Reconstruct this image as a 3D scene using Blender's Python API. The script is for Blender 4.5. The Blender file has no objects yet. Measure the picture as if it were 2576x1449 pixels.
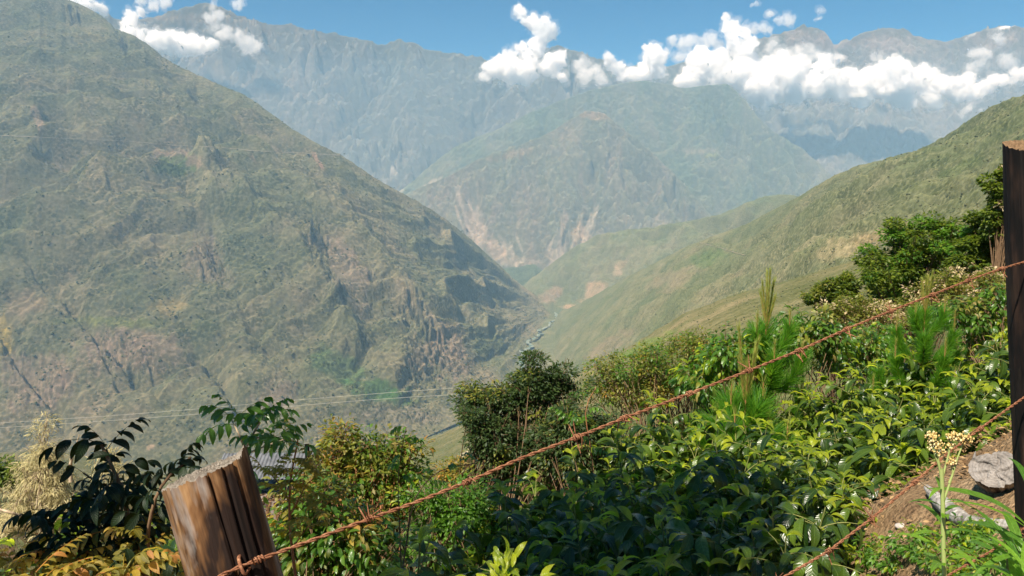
import bpy, bmesh, math, random
import numpy as np
from mathutils import Vector, Matrix, Quaternion, noise as mnoise

C = bpy.context.scene.collection
SC = bpy.context.scene

# ------------------------------------------------------------------ camera, sky, sun, exposure
FPX, CX, CY, HOR = 1980.0, 1288.0, 724.5, 480.0        # focal length and centre in a 2576 px wide picture
PITCH = math.atan((CY - HOR) / FPX)
cam_d = bpy.data.cameras.new('camera')
cam = bpy.data.objects.new('camera', cam_d); C.objects.link(cam)
cam.location = (0, 0, 0)
cam.rotation_euler = (math.pi / 2 - PITCH, 0, 0)
cam_d.sensor_width = 36.0
cam_d.lens = 36.0 * FPX / 2576.0
cam_d.clip_start = 0.05
cam_d.clip_end = 90000
SC.camera = cam

SUN_EL = math.radians(52)
SUN_AZ = math.atan2(-0.58, -0.81)                       # to the left and a little behind the camera
SUN = Vector((math.sin(SUN_AZ) * math.cos(SUN_EL), math.cos(SUN_AZ) * math.cos(SUN_EL), math.sin(SUN_EL)))
world = bpy.data.worlds.new('World'); SC.world = world; world.use_nodes = True
wn = world.node_tree; wn.nodes.clear()
sky = wn.nodes.new('ShaderNodeTexSky'); sky.sky_type = 'NISHITA'; sky.sun_disc = False
sky.sun_elevation = SUN_EL; sky.sun_rotation = SUN_AZ
sky.altitude = 2500; sky.air_density = 0.75; sky.dust_density = 0.0; sky.ozone_density = 10.0
bg = wn.nodes.new('ShaderNodeBackground'); bg.inputs['Strength'].default_value = 0.062
wo = wn.nodes.new('ShaderNodeOutputWorld')
hs = wn.nodes.new('ShaderNodeHueSaturation'); hs.inputs['Saturation'].default_value = 1.5; hs.inputs['Hue'].default_value = 0.485
wn.links.new(sky.outputs[0], hs.inputs['Color']); wn.links.new(hs.outputs[0], bg.inputs['Color']); wn.links.new(bg.outputs[0], wo.inputs['Surface'])
sun_d = bpy.data.lights.new('sun', 'SUN'); sun_d.energy = 5.0; sun_d.angle = math.radians(0.5)
sun_d.color = (1.0, 0.93, 0.82)
sun = bpy.data.objects.new('sun', sun_d); C.objects.link(sun)
sun.rotation_euler = (-SUN).to_track_quat('-Z', 'Y').to_euler()
SC.view_settings.view_transform = 'Standard'; SC.view_settings.look = 'None'
SC.view_settings.exposure = 0.84; SC.view_settings.gamma = 1.0
SC.view_settings.use_curve_mapping = False
SC.render.engine = 'CYCLES'
cy = SC.cycles
cy.use_denoising = True
cy.max_bounces = 16; cy.diffuse_bounces = 1; cy.glossy_bounces = 2; cy.transmission_bounces = 3
cy.transparent_max_bounces = 24; cy.volume_bounces = 14
cy.use_adaptive_sampling = True; cy.adaptive_threshold = 0.01

# ------------------------------------------------------------------ helpers
def ray(px, py):
    """direction (x, 1, z) of the line through a picture point, scaled to one metre forward"""
    a = (px - CX) / FPX; b = -(py - CY) / FPX
    c, s = math.cos(PITCH), math.sin(PITCH)
    y = c + b * s; z = -s + b * c
    return a / y, z / y
def at(px, py, depth):
    x, z = ray(px, py)
    return Vector((x * depth, depth, z * depth))
def project(X, Y, Z):
    c, s = math.cos(PITCH), math.sin(PITCH)
    f = Y * c - Z * s; u = Y * s + Z * c
    return CX + FPX * X / f, CY - FPX * u / f

def tag(o, label=None, cat=None, group=None, kind=None):
    if label: o['label'] = label
    if cat: o['category'] = cat
    if group: o['group'] = group
    if kind: o['kind'] = kind
    return o
def empty(name, loc, label=None, cat=None, group=None):
    o = bpy.data.objects.new(name, None); C.objects.link(o); o.location = loc
    o.empty_display_size = 0.1
    return tag(o, label, cat, group)
def link(name, me, parent=None, m=None):
    o = bpy.data.objects.new(name, me); C.objects.link(o)
    if parent: o.parent = parent
    if m is not None and not me.materials: me.materials.append(m)
    return o
def mesh_np(name, V, F, smooth=True):
    """mesh from arrays: V (n,3), F (m,k) with one polygon size"""
    me = bpy.data.meshes.new(name)
    V = np.asarray(V, dtype=np.float32); F = np.asarray(F, dtype=np.int32)
    k = F.shape[1]
    me.vertices.add(len(V)); me.vertices.foreach_set('co', V.ravel())
    me.loops.add(F.size); me.loops.foreach_set('vertex_index', F.ravel())
    me.polygons.add(len(F))
    me.polygons.foreach_set('loop_start', np.arange(0, F.size, k, dtype=np.int32))
    if smooth: me.polygons.foreach_set('use_smooth', np.ones(len(F), dtype=bool))
    me.update(calc_edges=True)
    return me
def grid_faces(nr, nc):
    i = np.arange(nr - 1)[:, None] * nc + np.arange(nc - 1)[None, :]
    return np.stack([i, i + 1, i + 1 + nc, i + nc], -1).reshape(-1, 4)
def set_col(me, name, arr):
    at_ = me.color_attributes.new(name, 'FLOAT_COLOR', 'POINT')
    a = np.ones((len(me.vertices), 4), dtype=np.float32); a[:, :3] = arr
    at_.data.foreach_set('color', a.ravel())

# vectorised gradient noise
_rs = np.random.RandomState(7)
_perm = np.concatenate([_rs.permutation(1024)] * 2)
_ang = _rs.rand(1024) * 2 * np.pi
_gx, _gy = np.cos(_ang), np.sin(_ang)
def pn(x, y):
    xi = np.floor(x).astype(np.int64); yi = np.floor(y).astype(np.int64)
    xf = x - xi; yf = y - yi
    u = xf * xf * xf * (xf * (xf * 6 - 15) + 10); v = yf * yf * yf * (yf * (yf * 6 - 15) + 10)
    def g(ix, iy, dx, dy):
        h = _perm[(_perm[ix & 1023] + iy) & 1023]
        return _gx[h] * dx + _gy[h] * dy
    a = g(xi, yi, xf, yf); b = g(xi + 1, yi, xf - 1, yf)
    c = g(xi, yi + 1, xf, yf - 1); d = g(xi + 1, yi + 1, xf - 1, yf - 1)
    return ((a * (1 - u) + b * u) * (1 - v) + (c * (1 - u) + d * u) * v) * 1.5
def fbm(x, y, o=4, lac=2.03, gain=0.5):
    r = 0; a = 1.0
    for k in range(o):
        r = r + a * pn(x + 17.3 * k, y - 9.1 * k); x = x * lac; y = y * lac; a *= gain
    return r
def ridged(x, y, o=4, lac=2.07, gain=0.5):
    r = 0; a = 1.0; t = 0
    for k in range(o):
        r = r + a * (1 - np.abs(pn(x + 31.7 * k, y + 5.3 * k)) * 2.2); t += a; x = x * lac; y = y * lac; a *= gain
    return r / t
def sstep(a, b, x):
    t = np.clip((x - a) / (b - a), 0, 1); return t * t * (3 - 2 * t)

# material helper
class NT:
    def __init__(s, name):
        s.m = bpy.data.materials.new(name); s.m.use_nodes = True; s.t = s.m.node_tree; s.t.nodes.clear()
        s.out = s.t.nodes.new('ShaderNodeOutputMaterial')
    def n(s, typ, ins=None, **kw):
        nd = s.t.nodes.new('ShaderNode' + typ)
        for k, v in kw.items(): setattr(nd, k, v)
        for k, v in (ins or {}).items():
            if isinstance(v, bpy.types.NodeSocket): s.t.links.new(v, nd.inputs[k])
            else: nd.inputs[k].default_value = v
        return nd
    def ramp(s, fac, stops, interp='LINEAR'):
        r = s.t.nodes.new('ShaderNodeValToRGB'); r.color_ramp.interpolation = interp
        e = r.color_ramp.elements
        while len(e) < len(stops): e.new(0.5)
        for k, (p, c) in enumerate(stops):
            e[k].position = p; e[k].color = (c[0], c[1], c[2], 1) if hasattr(c, '__len__') else (c, c, c, 1)
        s.t.links.new(fac, r.inputs[0]); return r.outputs[0]
    def mix(s, fac, a, b, blend='MIX'):
        nd = s.t.nodes.new('ShaderNodeMix'); nd.data_type = 'RGBA'; nd.blend_type = blend
        for k, v in ((0, fac), (6, a), (7, b)):
            if isinstance(v, bpy.types.NodeSocket): s.t.links.new(v, nd.inputs[k])
            elif k == 0: nd.inputs[0].default_value = v
            else: nd.inputs[k].default_value = (v[0], v[1], v[2], 1)
        return nd.outputs[2]
    def math(s, op, a, b=0.0):
        nd = s.t.nodes.new('ShaderNodeMath'); nd.operation = op
        for k, v in ((0, a), (1, b)):
            if isinstance(v, bpy.types.NodeSocket): s.t.links.new(v, nd.inputs[k])
            else: nd.inputs[k].default_value = v
        return nd.outputs[0]
    def link(s, a, b): s.t.links.new(a, b)
# ------------------------------------------------------------------ the land: mountains as height sheets with real distances
def mountain_mat(name, scale, dark, spots, bump, rough=0.95):
    """albedo comes from the vertex colours (vegetation, bare earth, painted cliff shade), broken up by shrubs at 'scale' metres"""
    n = NT(name)
    geo = n.n('NewGeometry'); pos = geo.outputs['Position']
    col = n.n('VertexColor', layer_name='Col').outputs[0]
    t1 = n.n('TexNoise', {'Vector': pos, 'Scale': 1 / scale, 'Detail': 5.0, 'Roughness': 0.65}).outputs[0]
    t2 = n.n('TexVoronoi', {'Vector': pos, 'Scale': 0.9 / scale, 'Randomness': 1.0}).outputs[0]
    t3 = n.n('TexNoise', {'Vector': pos, 'Scale': 0.12 / scale, 'Detail': 4.0, 'Roughness': 0.6}).outputs[0]
    t4 = n.n('TexNoise', {'Vector': pos, 'Scale': 0.02 / scale, 'Detail': 3.0}).outputs[0]
    shrub = n.ramp(n.math('ADD', n.math('MULTIPLY', t2, 0.45), n.math('MULTIPLY', n.math('SUBTRACT', t1, 0.5), 0.9)),
                   [(0.16, 1.0), (0.42, 0.0)])
    shrub = n.math('MULTIPLY', shrub, n.ramp(t3, [(0.32, 0.25), (0.62, 1.0)]))
    c = n.mix(n.math('MULTIPLY', shrub, spots), col, n.mix(1.0, col, dark, 'MULTIPLY'))
    c = n.mix(0.45, c, n.mix(1.0, c, n.ramp(t1, [(0.3, (0.5, 0.52, 0.5)), (0.7, (1.45, 1.42, 1.34))]), 'MULTIPLY'))
    c = n.mix(0.5, c, n.mix(1.0, c, n.ramp(t4, [(0.3, (0.75, 0.85, 0.7)), (0.7, (1.28, 1.12, 1.1))]), 'MULTIPLY'))
    h = n.math('ADD', n.math('MULTIPLY', shrub, 0.6), t1)
    b = n.n('Bump', {'Height': h, 'Strength': 0.9, 'Distance': bump}).outputs[0]
    s = n.n('BsdfDiffuse', {'Color': c, 'Roughness': rough, 'Normal': b})
    n.link(s.outputs[0], n.out.inputs[0])
    return n.m

def poly_dist(PX, PY, pts):
    """distance in picture pixels from points to a polyline and the parameter along it"""
    best = np.full(PX.shape, 1e9); par = np.zeros(PX.shape)
    L = len(pts) - 1
    for k in range(L):
        ax, ay = pts[k]; bx, by = pts[k + 1]
        dx, dy = bx - ax, by - ay
        t = np.clip(((PX - ax) * dx + (PY - ay) * dy) / (dx * dx + dy * dy + 1e-9), 0, 1)
        d = np.hypot(PX - ax - t * dx, PY - ay - t * dy)
        m = d < best; best = np.where(m, d, best); par = np.where(m, (k + t) / L, par)
    return best, par

def sheet(name, mat, crest, base, nu, nv, nb, px0, px1, gully, shear, fine, palette, seed,
          shape=0.0, lines=(), patches=(), back=0.55, backlen=900, crest_rough=2.0, edge=0.0, cliffs=(), warp=1.0, gstretch=5.0, relief=260.0):
    """crest: (px, py, depth); base: (px, depth, z).  Rows run from the foot to the crest and down the far side."""
    cr = np.array(crest, float); ba = np.array(base, float)
    px = np.linspace(px0, px1, nu)
    cpy = np.interp(px, cr[:, 0], cr[:, 1]); cd = np.interp(px, cr[:, 0], cr[:, 2])
    cpy = cpy + crest_rough * fbm(px / 22 + seed, px * 0 + seed, 5, gain=0.6)
    bd = np.interp(px, ba[:, 0], ba[:, 1]); bz = np.interp(px, ba[:, 0], ba[:, 2])
    c, s_ = math.cos(PITCH), math.sin(PITCH)
    a = (px - CX) / FPX; b = -(cpy - CY) / FPX; yy = c + b * s_; zz = -s_ + b * c
    Xc = a / yy * cd; Zc = zz / yy * cd
    ab = a / (c - 0.2 * s_)
    Xb = ab * bd
    v = np.linspace(0, 1, nv)[:, None]
    Sv = v + shape * v * (1 - v)
    X = Xb + (Xc - Xb) * v; Y = bd + (cd - bd) * v; Z = bz + (Zc - bz) * Sv
    vb = np.linspace(0, 1, nb + 1)[1:, None]
    X2 = Xc * (1 + vb * backlen / cd); Y2 = cd + vb * backlen
    Z2 = Zc - vb * backlen * back * (0.6 + 0.4 * vb) - 1
    Z2 = np.maximum(Z2, -940)
    V_ = np.concatenate([v + 0 * X, 1 + vb + 0 * X2], 0)
    X = np.concatenate([X, X2 + 0 * px], 0); Y = np.concatenate([Y, Y2 + 0 * px], 0); Z = np.concatenate([Z, Z2], 0)
    PX0, PY0 = project(X, Y, Z)
    # fall-line coordinate for gullies
    depth_mid = cd.mean()
    U = X + shear * (1 - np.minimum(V_, 1)) * (cd.mean() - bd.mean()) + 60 * fbm(X / 500 + seed, Y / 500, 3)
    W = Y * 1.0
    env = np.clip(np.minimum(V_, 1) * 4, 0, 1) * sstep(1.0, 0.90, V_) * (1 - edge) + edge * sstep(1.0, 0.97, V_)
    env = np.where(V_ > 1, sstep(1.0, 1.15, V_), env)
    D = 0
    for wl, am in gully:
        wu = 0.55 * wl * warp * fbm(X / (wl * 1.3) + seed, (Y + Z) / (wl * 1.3) - seed, 3)
        q = ridged((U + wu) / wl + seed, (W + wu) / (wl * gstretch) + seed, 3)
        D = D + am * (q - 0.55) * (0.45 + 1.1 * np.clip(0.5 + fbm(X / (wl * 3) - seed, Y / (wl * 3) + wl, 2), 0, 1))
    D = D * env * (0.65 + 0.7 * np.clip(0.5 + fbm(X / 1800 + 3 * seed, Y / 1800, 2), 0, 1))
    D = D + fine[1] * fbm(X / fine[0], Y / fine[0], 4, gain=0.55) * np.clip(env + 0.15, 0, 1)
    for pts, wpx, am in lines:                       # single gullies (negative) and spurs (positive)
        d, t = poly_dist(PX0, PY0, pts)
        d = d + wpx * 0.5 * fbm(PX0 / (wpx * 2.5) + seed, PY0 / (wpx * 2.5), 3)
        D = D + am * np.exp(-(np.abs(d) / wpx) ** 1.3) * np.sin(np.pi * np.clip(t * 0.9 + 0.08, 0, 1)) ** 0.5 * np.where(V_ > 1, 0, 1)
    for (ex, ey, rx, ry, ang, am, fx) in cliffs:     # broken rock faces: sharp steps across the slope
        ca, sa = math.cos(ang), math.sin(ang)
        qx = (PX0 - ex) * ca + (PY0 - ey) * sa; qy = -(PX0 - ex) * sa + (PY0 - ey) * ca
        m = np.exp(-((qx / rx) ** 2 + (qy / ry) ** 2) ** 1.5)
        q = ridged(qx / fx + seed * 3 + 0.6 * fbm(PX0 / 30, PY0 / 60, 3), qy / (fx * 3.6), 3)
        D = D + 0.6 * am * m * (sstep(0.35, 0.65, q) - 0.4 + 0.4 * fbm(PX0 / 9, PY0 / 14, 3))
    D = D * np.clip((Zc - bz) / relief, 0.0, 1.0)[None, :]
    Z = Z + D
    nr = nv + nb
    me = mesh_np(name, np.stack([X, Y, Z], -1).reshape(-1, 3), grid_faces(nr, nu))
    # colours
    PX, PY = project(X, Y, Z)
    n1 = fbm(X / 420 + seed, Y / 420 + 2 * seed, 4); n2 = fbm(U / 60 + 5, W / 300, 4); n3 = fbm(X / 90 - seed, Y / 90, 4)
    k = np.clip(0.5 + 0.8 * n1 + 0.35 * n2, 0, 1)[..., None]; k3 = np.clip(0.5 + 0.9 * n3, 0, 1)[..., None]
    col = np.array(palette[0]) * (1 - k) + np.array(palette[1]) * k
    col = col * (1 - 0.45 * k3) + np.array(palette[2]) * 0.45 * k3
    # gullies keep more shrub, spurs are barer
    g = np.clip(D / (abs(D).max() * 0.5 + 1e-6), -1, 1)[..., None]
    col = col * (1 + 0.12 * g)
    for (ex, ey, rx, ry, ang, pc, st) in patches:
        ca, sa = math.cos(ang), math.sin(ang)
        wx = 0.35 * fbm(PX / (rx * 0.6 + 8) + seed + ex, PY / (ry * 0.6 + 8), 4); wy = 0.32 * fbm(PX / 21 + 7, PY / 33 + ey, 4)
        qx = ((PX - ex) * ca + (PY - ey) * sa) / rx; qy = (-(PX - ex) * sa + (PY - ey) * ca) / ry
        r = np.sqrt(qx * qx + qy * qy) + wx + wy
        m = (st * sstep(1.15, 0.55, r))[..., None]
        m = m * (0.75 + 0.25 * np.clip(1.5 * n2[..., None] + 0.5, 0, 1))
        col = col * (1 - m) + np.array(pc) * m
    set_col(me, 'Col', np.clip(col.reshape(-1, 3), 0.005, 0.9))
    o = link(name, me, None, mat); o['kind'] = 'structure'
    return dict(o=o, X=X[:nv], Y=Y[:nv], Z=Z[:nv], PX=PX[:nv], PY=PY[:nv])

def on_sheet(S, px, py):
    d = (S['PX'] - px) ** 2 + (S['PY'] - py) ** 2
    i = np.unravel_index(np.argmin(d), d.shape)
    return Vector((S['X'][i], S['Y'][i], S['Z'][i]))

R = math.radians
OLV, DRY, GRN = (0.15, 0.148, 0.085), (0.225, 0.19, 0.122), (0.125, 0.138, 0.068)
EARTH, ROCK = (0.30, 0.215, 0.155), (0.24, 0.19, 0.15)
M_left = mountain_mat('shrubby_slope', 14.0, (0.30, 0.37, 0.28), 0.85, 5.5)
M_right = mountain_mat('grassy_slope', 6.0, (0.35, 0.42, 0.3), 0.8, 3.0)
M_mid = mountain_mat('distant_slope', 45.0, (0.45, 0.5, 0.42), 0.6, 14.0)
M_far = mountain_mat('far_rock_slope', 90.0, (0.6, 0.6, 0.6), 0.5, 25.0)
M_near = mountain_mat('near_grass_slope', 3.0, (0.3, 0.42, 0.25), 0.8, 1.2)

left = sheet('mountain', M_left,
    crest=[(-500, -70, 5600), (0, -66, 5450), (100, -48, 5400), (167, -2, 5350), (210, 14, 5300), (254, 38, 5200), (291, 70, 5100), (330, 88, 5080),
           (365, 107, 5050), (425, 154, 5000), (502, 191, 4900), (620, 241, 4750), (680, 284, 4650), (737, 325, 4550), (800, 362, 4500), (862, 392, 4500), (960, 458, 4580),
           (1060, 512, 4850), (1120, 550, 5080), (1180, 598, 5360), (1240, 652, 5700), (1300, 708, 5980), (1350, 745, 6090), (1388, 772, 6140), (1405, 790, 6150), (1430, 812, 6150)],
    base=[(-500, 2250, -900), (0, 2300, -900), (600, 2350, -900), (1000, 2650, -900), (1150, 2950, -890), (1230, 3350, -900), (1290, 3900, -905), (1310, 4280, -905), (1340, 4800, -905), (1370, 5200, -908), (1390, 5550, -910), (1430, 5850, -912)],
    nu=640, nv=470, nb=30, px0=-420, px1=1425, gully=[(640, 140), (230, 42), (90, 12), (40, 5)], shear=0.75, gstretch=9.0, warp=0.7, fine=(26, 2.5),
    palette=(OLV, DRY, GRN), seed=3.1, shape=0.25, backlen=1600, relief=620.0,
    lines=[([(60, 620), (200, 760), (330, 900), (420, 1010)], 14, -55), ([(0, 815), (60, 900), (140, 1010), (170, 1080)], 13, -60),
           ([(235, 820), (275, 900), (310, 960)], 7, -28), ([(310, 825), (335, 900), (350, 930)], 5, -20), ([(365, 850), (395, 930)], 5, -20),
           ([(440, 420), (560, 640), (640, 800), (760, 960)], 24, -60), ([(560, 250), (640, 340), (760, 470)], 12, -40),
           ([(290, 75), (330, 120), (350, 150)], 7, -35), ([(470, 210), (520, 270), (600, 340)], 8, -40),
           ([(480, 810), (540, 900), (600, 1010), (660, 1090)], 20, -60),
           ([(400, 340), (520, 420), (760, 620), (820, 720), (1000, 980)], 22, 70), ([(430, 240), (700, 420), (960, 640), (1180, 930)], 22, 60), ([(330, 110), (480, 330), (560, 560), (600, 760)], 16, 40), ([(600, 260), (780, 420), (900, 560), (1010, 700)], 13, 36), ([(150, 100), (220, 330), (300, 560)], 20, 34)],
    cliffs=[(800, 610, 30, 85, R(-12), 50, 17), (845, 730, 14, 50, R(-18), 40, 14), (930, 690, 14, 22, 0, 40, 9), (1040, 775, 32, 50, R(-14), 42, 15),
            (1095, 880, 42, 72, R(-12), 52, 18), (1040, 910, 18, 40, R(-14), 40, 13), (520, 640, 40, 60, R(-30), 40, 14), (330, 880, 100, 65, R(-8), 15, 24),
            (100, 940, 110, 120, R(-20), 18, 34), (700, 930, 80, 70, R(-20), 14, 28), (1020, 1040, 90, 26, 0, 28, 12), (180, 40, 20, 22, R(-30), 60, 12), (310, 105, 12, 35, R(-30), 60, 9)],
    patches=[(802, 616, 3, 14, R(-11), (0.035, 0.042, 0.04), 0.73), (786, 564, 4, 13, R(-26), (0.035, 0.042, 0.04), 0.83), (808, 606, 6, 13, R(-10), (0.035, 0.042, 0.04), 0.74), (807, 645, 3, 30, R(-10), (0.035, 0.042, 0.04), 0.82), (807, 598, 4, 21, R(-15), (0.035, 0.042, 0.04), 0.74), (811, 619, 4, 15, R(-10), (0.035, 0.042, 0.04), 0.87), (806, 613, 3, 30, R(-27), (0.035, 0.042, 0.04), 0.89), (793, 600, 5, 26, R(-10), (0.035, 0.042, 0.04), 0.98), (800, 619, 4, 34, R(-4), (0.035, 0.042, 0.04), 0.77), (794, 581, 5, 26, R(-19), (0.035, 0.042, 0.04), 0.88), (815, 617, 4, 22, R(-24), (0.035, 0.042, 0.04), 0.98), (783, 639, 3, 29, R(-10), (0.035, 0.042, 0.04), 0.94), (852, 720, 5, 31, R(-13), (0.035, 0.042, 0.04), 0.87), (836, 744, 5, 27, R(-6), (0.035, 0.042, 0.04), 0.90), (860, 745, 6, 21, R(-6), (0.035, 0.042, 0.04), 0.82), (849, 731, 6, 23, R(-23), (0.035, 0.042, 0.04), 0.88), (844, 735, 5, 16, R(-5), (0.035, 0.042, 0.04), 0.77), (925, 698, 3, 17, R(-14), (0.035, 0.042, 0.04), 0.82), (929, 692, 6, 29, R(-20), (0.035, 0.042, 0.04), 0.91), (1054, 766, 6, 19, R(-24), (0.035, 0.042, 0.04), 0.72), (1046, 798, 3, 27, R(-10), (0.035, 0.042, 0.04), 0.75), (1033, 783, 5, 31, R(-10), (0.035, 0.042, 0.04), 0.80), (1053, 803, 3, 26, R(-4), (0.035, 0.042, 0.04), 0.99), (1027, 742, 6, 24, R(-16), (0.035, 0.042, 0.04), 0.73), (1031, 763, 3, 18, R(-14), (0.035, 0.042, 0.04), 0.75), (1032, 776, 3, 30, R(-24), (0.035, 0.042, 0.04), 0.86), (1052, 759, 3, 18, R(-9), (0.035, 0.042, 0.04), 0.81), (1065, 808, 5, 27, R(-25), (0.035, 0.042, 0.04), 0.73), (1045, 876, 6, 27, R(-19), (0.035, 0.042, 0.04), 0.73), (1108, 888, 5, 27, R(-6), (0.035, 0.042, 0.04), 0.75), (1138, 881, 5, 16, R(-6), (0.035, 0.042, 0.04), 0.86), (1116, 876, 3, 34, R(-20), (0.035, 0.042, 0.04), 0.86), (1109, 853, 4, 29, R(-11), (0.035, 0.042, 0.04), 0.93), (1088, 890, 4, 19, R(-16), (0.035, 0.042, 0.04), 0.92), (1098, 909, 5, 12, R(-28), (0.035, 0.042, 0.04), 0.94), (1083, 873, 5, 26, R(-5), (0.035, 0.042, 0.04), 1.00), (1111, 861, 4, 15, R(-21), (0.035, 0.042, 0.04), 0.84), (1084, 902, 3, 27, R(-8), (0.035, 0.042, 0.04), 0.80), (1073, 820, 3, 24, R(-6), (0.035, 0.042, 0.04), 0.93), (1083, 872, 5, 14, R(-5), (0.035, 0.042, 0.04), 0.82), (1059, 916, 4, 17, R(-24), (0.035, 0.042, 0.04), 0.71), (1078, 850, 4, 31, R(-9), (0.035, 0.042, 0.04), 0.99), (1085, 844, 4, 12, R(-28), (0.035, 0.042, 0.04), 0.94), (1044, 906, 4, 25, R(-22), (0.035, 0.042, 0.04), 0.95), (1046, 928, 5, 28, R(-21), (0.035, 0.042, 0.04), 0.93), (1040, 935, 4, 13, R(-5), (0.035, 0.042, 0.04), 0.81), (1034, 921, 6, 28, R(-24), (0.035, 0.042, 0.04), 0.86), (1043, 914, 6, 17, R(-9), (0.035, 0.042, 0.04), 0.70), (532, 625, 6, 31, R(-5), (0.035, 0.042, 0.04), 0.74), (546, 653, 6, 15, R(-11), (0.035, 0.042, 0.04), 0.72), (531, 646, 3, 28, R(-14), (0.035, 0.042, 0.04), 0.87), (531, 587, 6, 22, R(-9), (0.035, 0.042, 0.04), 0.99), (523, 630, 5, 26, R(-12), (0.035, 0.042, 0.04), 0.86), (225, 887, 5, 29, R(-22), (0.035, 0.042, 0.04), 0.95), (321, 889, 6, 22, R(-26), (0.035, 0.042, 0.04), 0.90), (287, 887, 5, 15, R(-4), (0.035, 0.042, 0.04), 0.75), (298, 845, 4, 20, R(-24), (0.035, 0.042, 0.04), 0.99), (326, 938, 6, 27, R(-23), (0.035, 0.042, 0.04), 1.00), (320, 867, 6, 28, R(-16), (0.035, 0.042, 0.04), 0.80), (63, 924, 5, 12, R(-18), (0.035, 0.042, 0.04), 0.87), (57, 902, 5, 28, R(-9), (0.035, 0.042, 0.04), 0.79), (65, 896, 4, 15, R(-26), (0.035, 0.042, 0.04), 0.78), (197, 43, 5, 16, R(-15), (0.035, 0.042, 0.04), 0.95), (177, 21, 6, 16, R(-11), (0.035, 0.042, 0.04), 0.98), (174, 34, 3, 20, R(-27), (0.035, 0.042, 0.04), 0.94), (316, 132, 5, 12, R(-8), (0.035, 0.042, 0.04), 0.73), (311, 124, 4, 14, R(-20), (0.035, 0.042, 0.04), 0.96), (307, 108, 6, 20, R(-9), (0.035, 0.042, 0.04), 0.74), (484, 227, 3, 17, R(-20), (0.035, 0.042, 0.04), 0.72), (491, 244, 5, 28, R(-4), (0.035, 0.042, 0.04), 0.76), (479, 238, 5, 23, R(-28), (0.035, 0.042, 0.04), 1.00), (450, 398, 85, 20, R(3), EARTH, 0.95), (440, 415, 60, 28, 0, (0.09, 0.14, 0.045), 0.85), (95, 295, 12, 36, R(-24), EARTH, 1.0), (800, 405, 6, 30, R(-35), (0.4, 0.25, 0.17), 0.95),  # near-black streaks: cleft shadows painted into the slope colour
             (635, 398, 6, 16, R(-40), EARTH, 0.9), (330, 880, 150, 62, R(2), (0.265, 0.195, 0.15), 0.9), (110, 960, 110, 80, 0, (0.25, 0.185, 0.145), 0.8),
             (10, 850, 22, 60, 0, (0.40, 0.30, 0.08), 0.8), (520, 650, 55, 90, R(-20), (0.22, 0.17, 0.13), 0.6), (880, 690, 40, 120, R(-25), (0.26, 0.2, 0.155), 0.7),
             (1120, 880, 60, 80, R(-20), (0.28, 0.2, 0.16), 0.75), (960, 985, 90, 28, R(12), (0.045, 0.135, 0.03), 0.85), (850, 920, 80, 40, R(20), (0.055, 0.13, 0.035), 0.6),
             (1000, 1045, 150, 26, R(3), (0.20, 0.17, 0.14), 0.6), (300, 810, 190, 14, R(2), (0.17, 0.19, 0.06), 0.7), (230, 95, 60, 14, R(8), (0.24, 0.20, 0.09), 0.7),
             (420, 770, 50, 30, 0, (0.30, 0.22, 0.1), 0.6), (60, 760, 60, 40, 0, (0.27, 0.19, 0.13), 0.6), (240, 600, 220, 60, R(10), (0.19, 0.16, 0.1), 0.5),
             (1230, 860, 50, 40, R(30), (0.08, 0.12, 0.05), 0.5), (700, 1000, 60, 50, R(-30), (0.25, 0.19, 0.15), 0.6), (1180, 620, 40, 60, R(-40), (0.13, 0.14, 0.07), 0.5),
             (380, 1125, 14, 7, R(-30), (0.45, 0.33, 0.24), 0.8), (1060, 900, 40, 50, 0, (0.3, 0.22, 0.17), 0.5)])

right = sheet('hill', M_right,
    crest=[(1290, 806, 5500), (1330, 806, 5500), (1395, 803, 5450), (1411, 784, 5300), (1465, 759, 4800), (1566, 703, 4200), (1640, 665, 3800), (1725, 620, 3400), (1800, 592, 3100), (1881, 562, 2800),
           (1950, 525, 2600), (2005, 497, 2400), (2050, 470, 2250), (2100, 440, 2100), (2160, 415, 1980), (2225, 395, 1900), (2300, 380, 1820), (2380, 358, 1740), (2440, 335, 1660), (2500, 300, 1600), (2576, 262, 1520), (2800, 170, 1400), (3100, 80, 1400)],
    base=[(1290, 2600, -910), (1400, 2300, -890), (1500, 1700, -640), (1700, 1000, -330), (2000, 600, -170), (2300, 400, -90), (2576, 300, -40), (3100, 250, 0)],
    nu=420, nv=380, nb=20, px0=1300, px1=2960, gully=[(420, 75), (150, 28), (55, 9)], shear=-0.85, fine=(9, 1.6),
    palette=((0.13, 0.145, 0.075), (0.19, 0.18, 0.105), (0.105, 0.13, 0.06)), seed=8.4, shape=0.2, backlen=900,
    lines=[([(2230, 400), (2100, 560), (1900, 680), (1700, 790)], 26, -24), ([(2400, 400), (2250, 540), (2050, 640), (1900, 720)], 26, 18), ([(1950, 560), (1760, 690), (1560, 800)], 18, -22)],
    patches=[(1530, 870, 70, 20, R(-28), (0.24, 0.18, 0.13), 0.6), (1700, 700, 70, 30, R(-25), (0.25, 0.2, 0.14), 0.6), (2130, 620, 110, 28, R(-18), (0.3, 0.25, 0.15), 0.7),
             (2230, 590, 100, 26, R(-18), (0.25, 0.19, 0.1), 0.6), (2420, 420, 90, 16, R(-25), (0.09, 0.12, 0.045), 0.6), (2250, 480, 140, 14, R(-15), (0.10, 0.12, 0.05), 0.5),
             (1780, 650, 50, 22, R(-25), (0.09, 0.15, 0.05), 0.6), (2180, 740, 200, 60, R(-15), (0.28, 0.25, 0.16), 0.5)])

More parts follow.
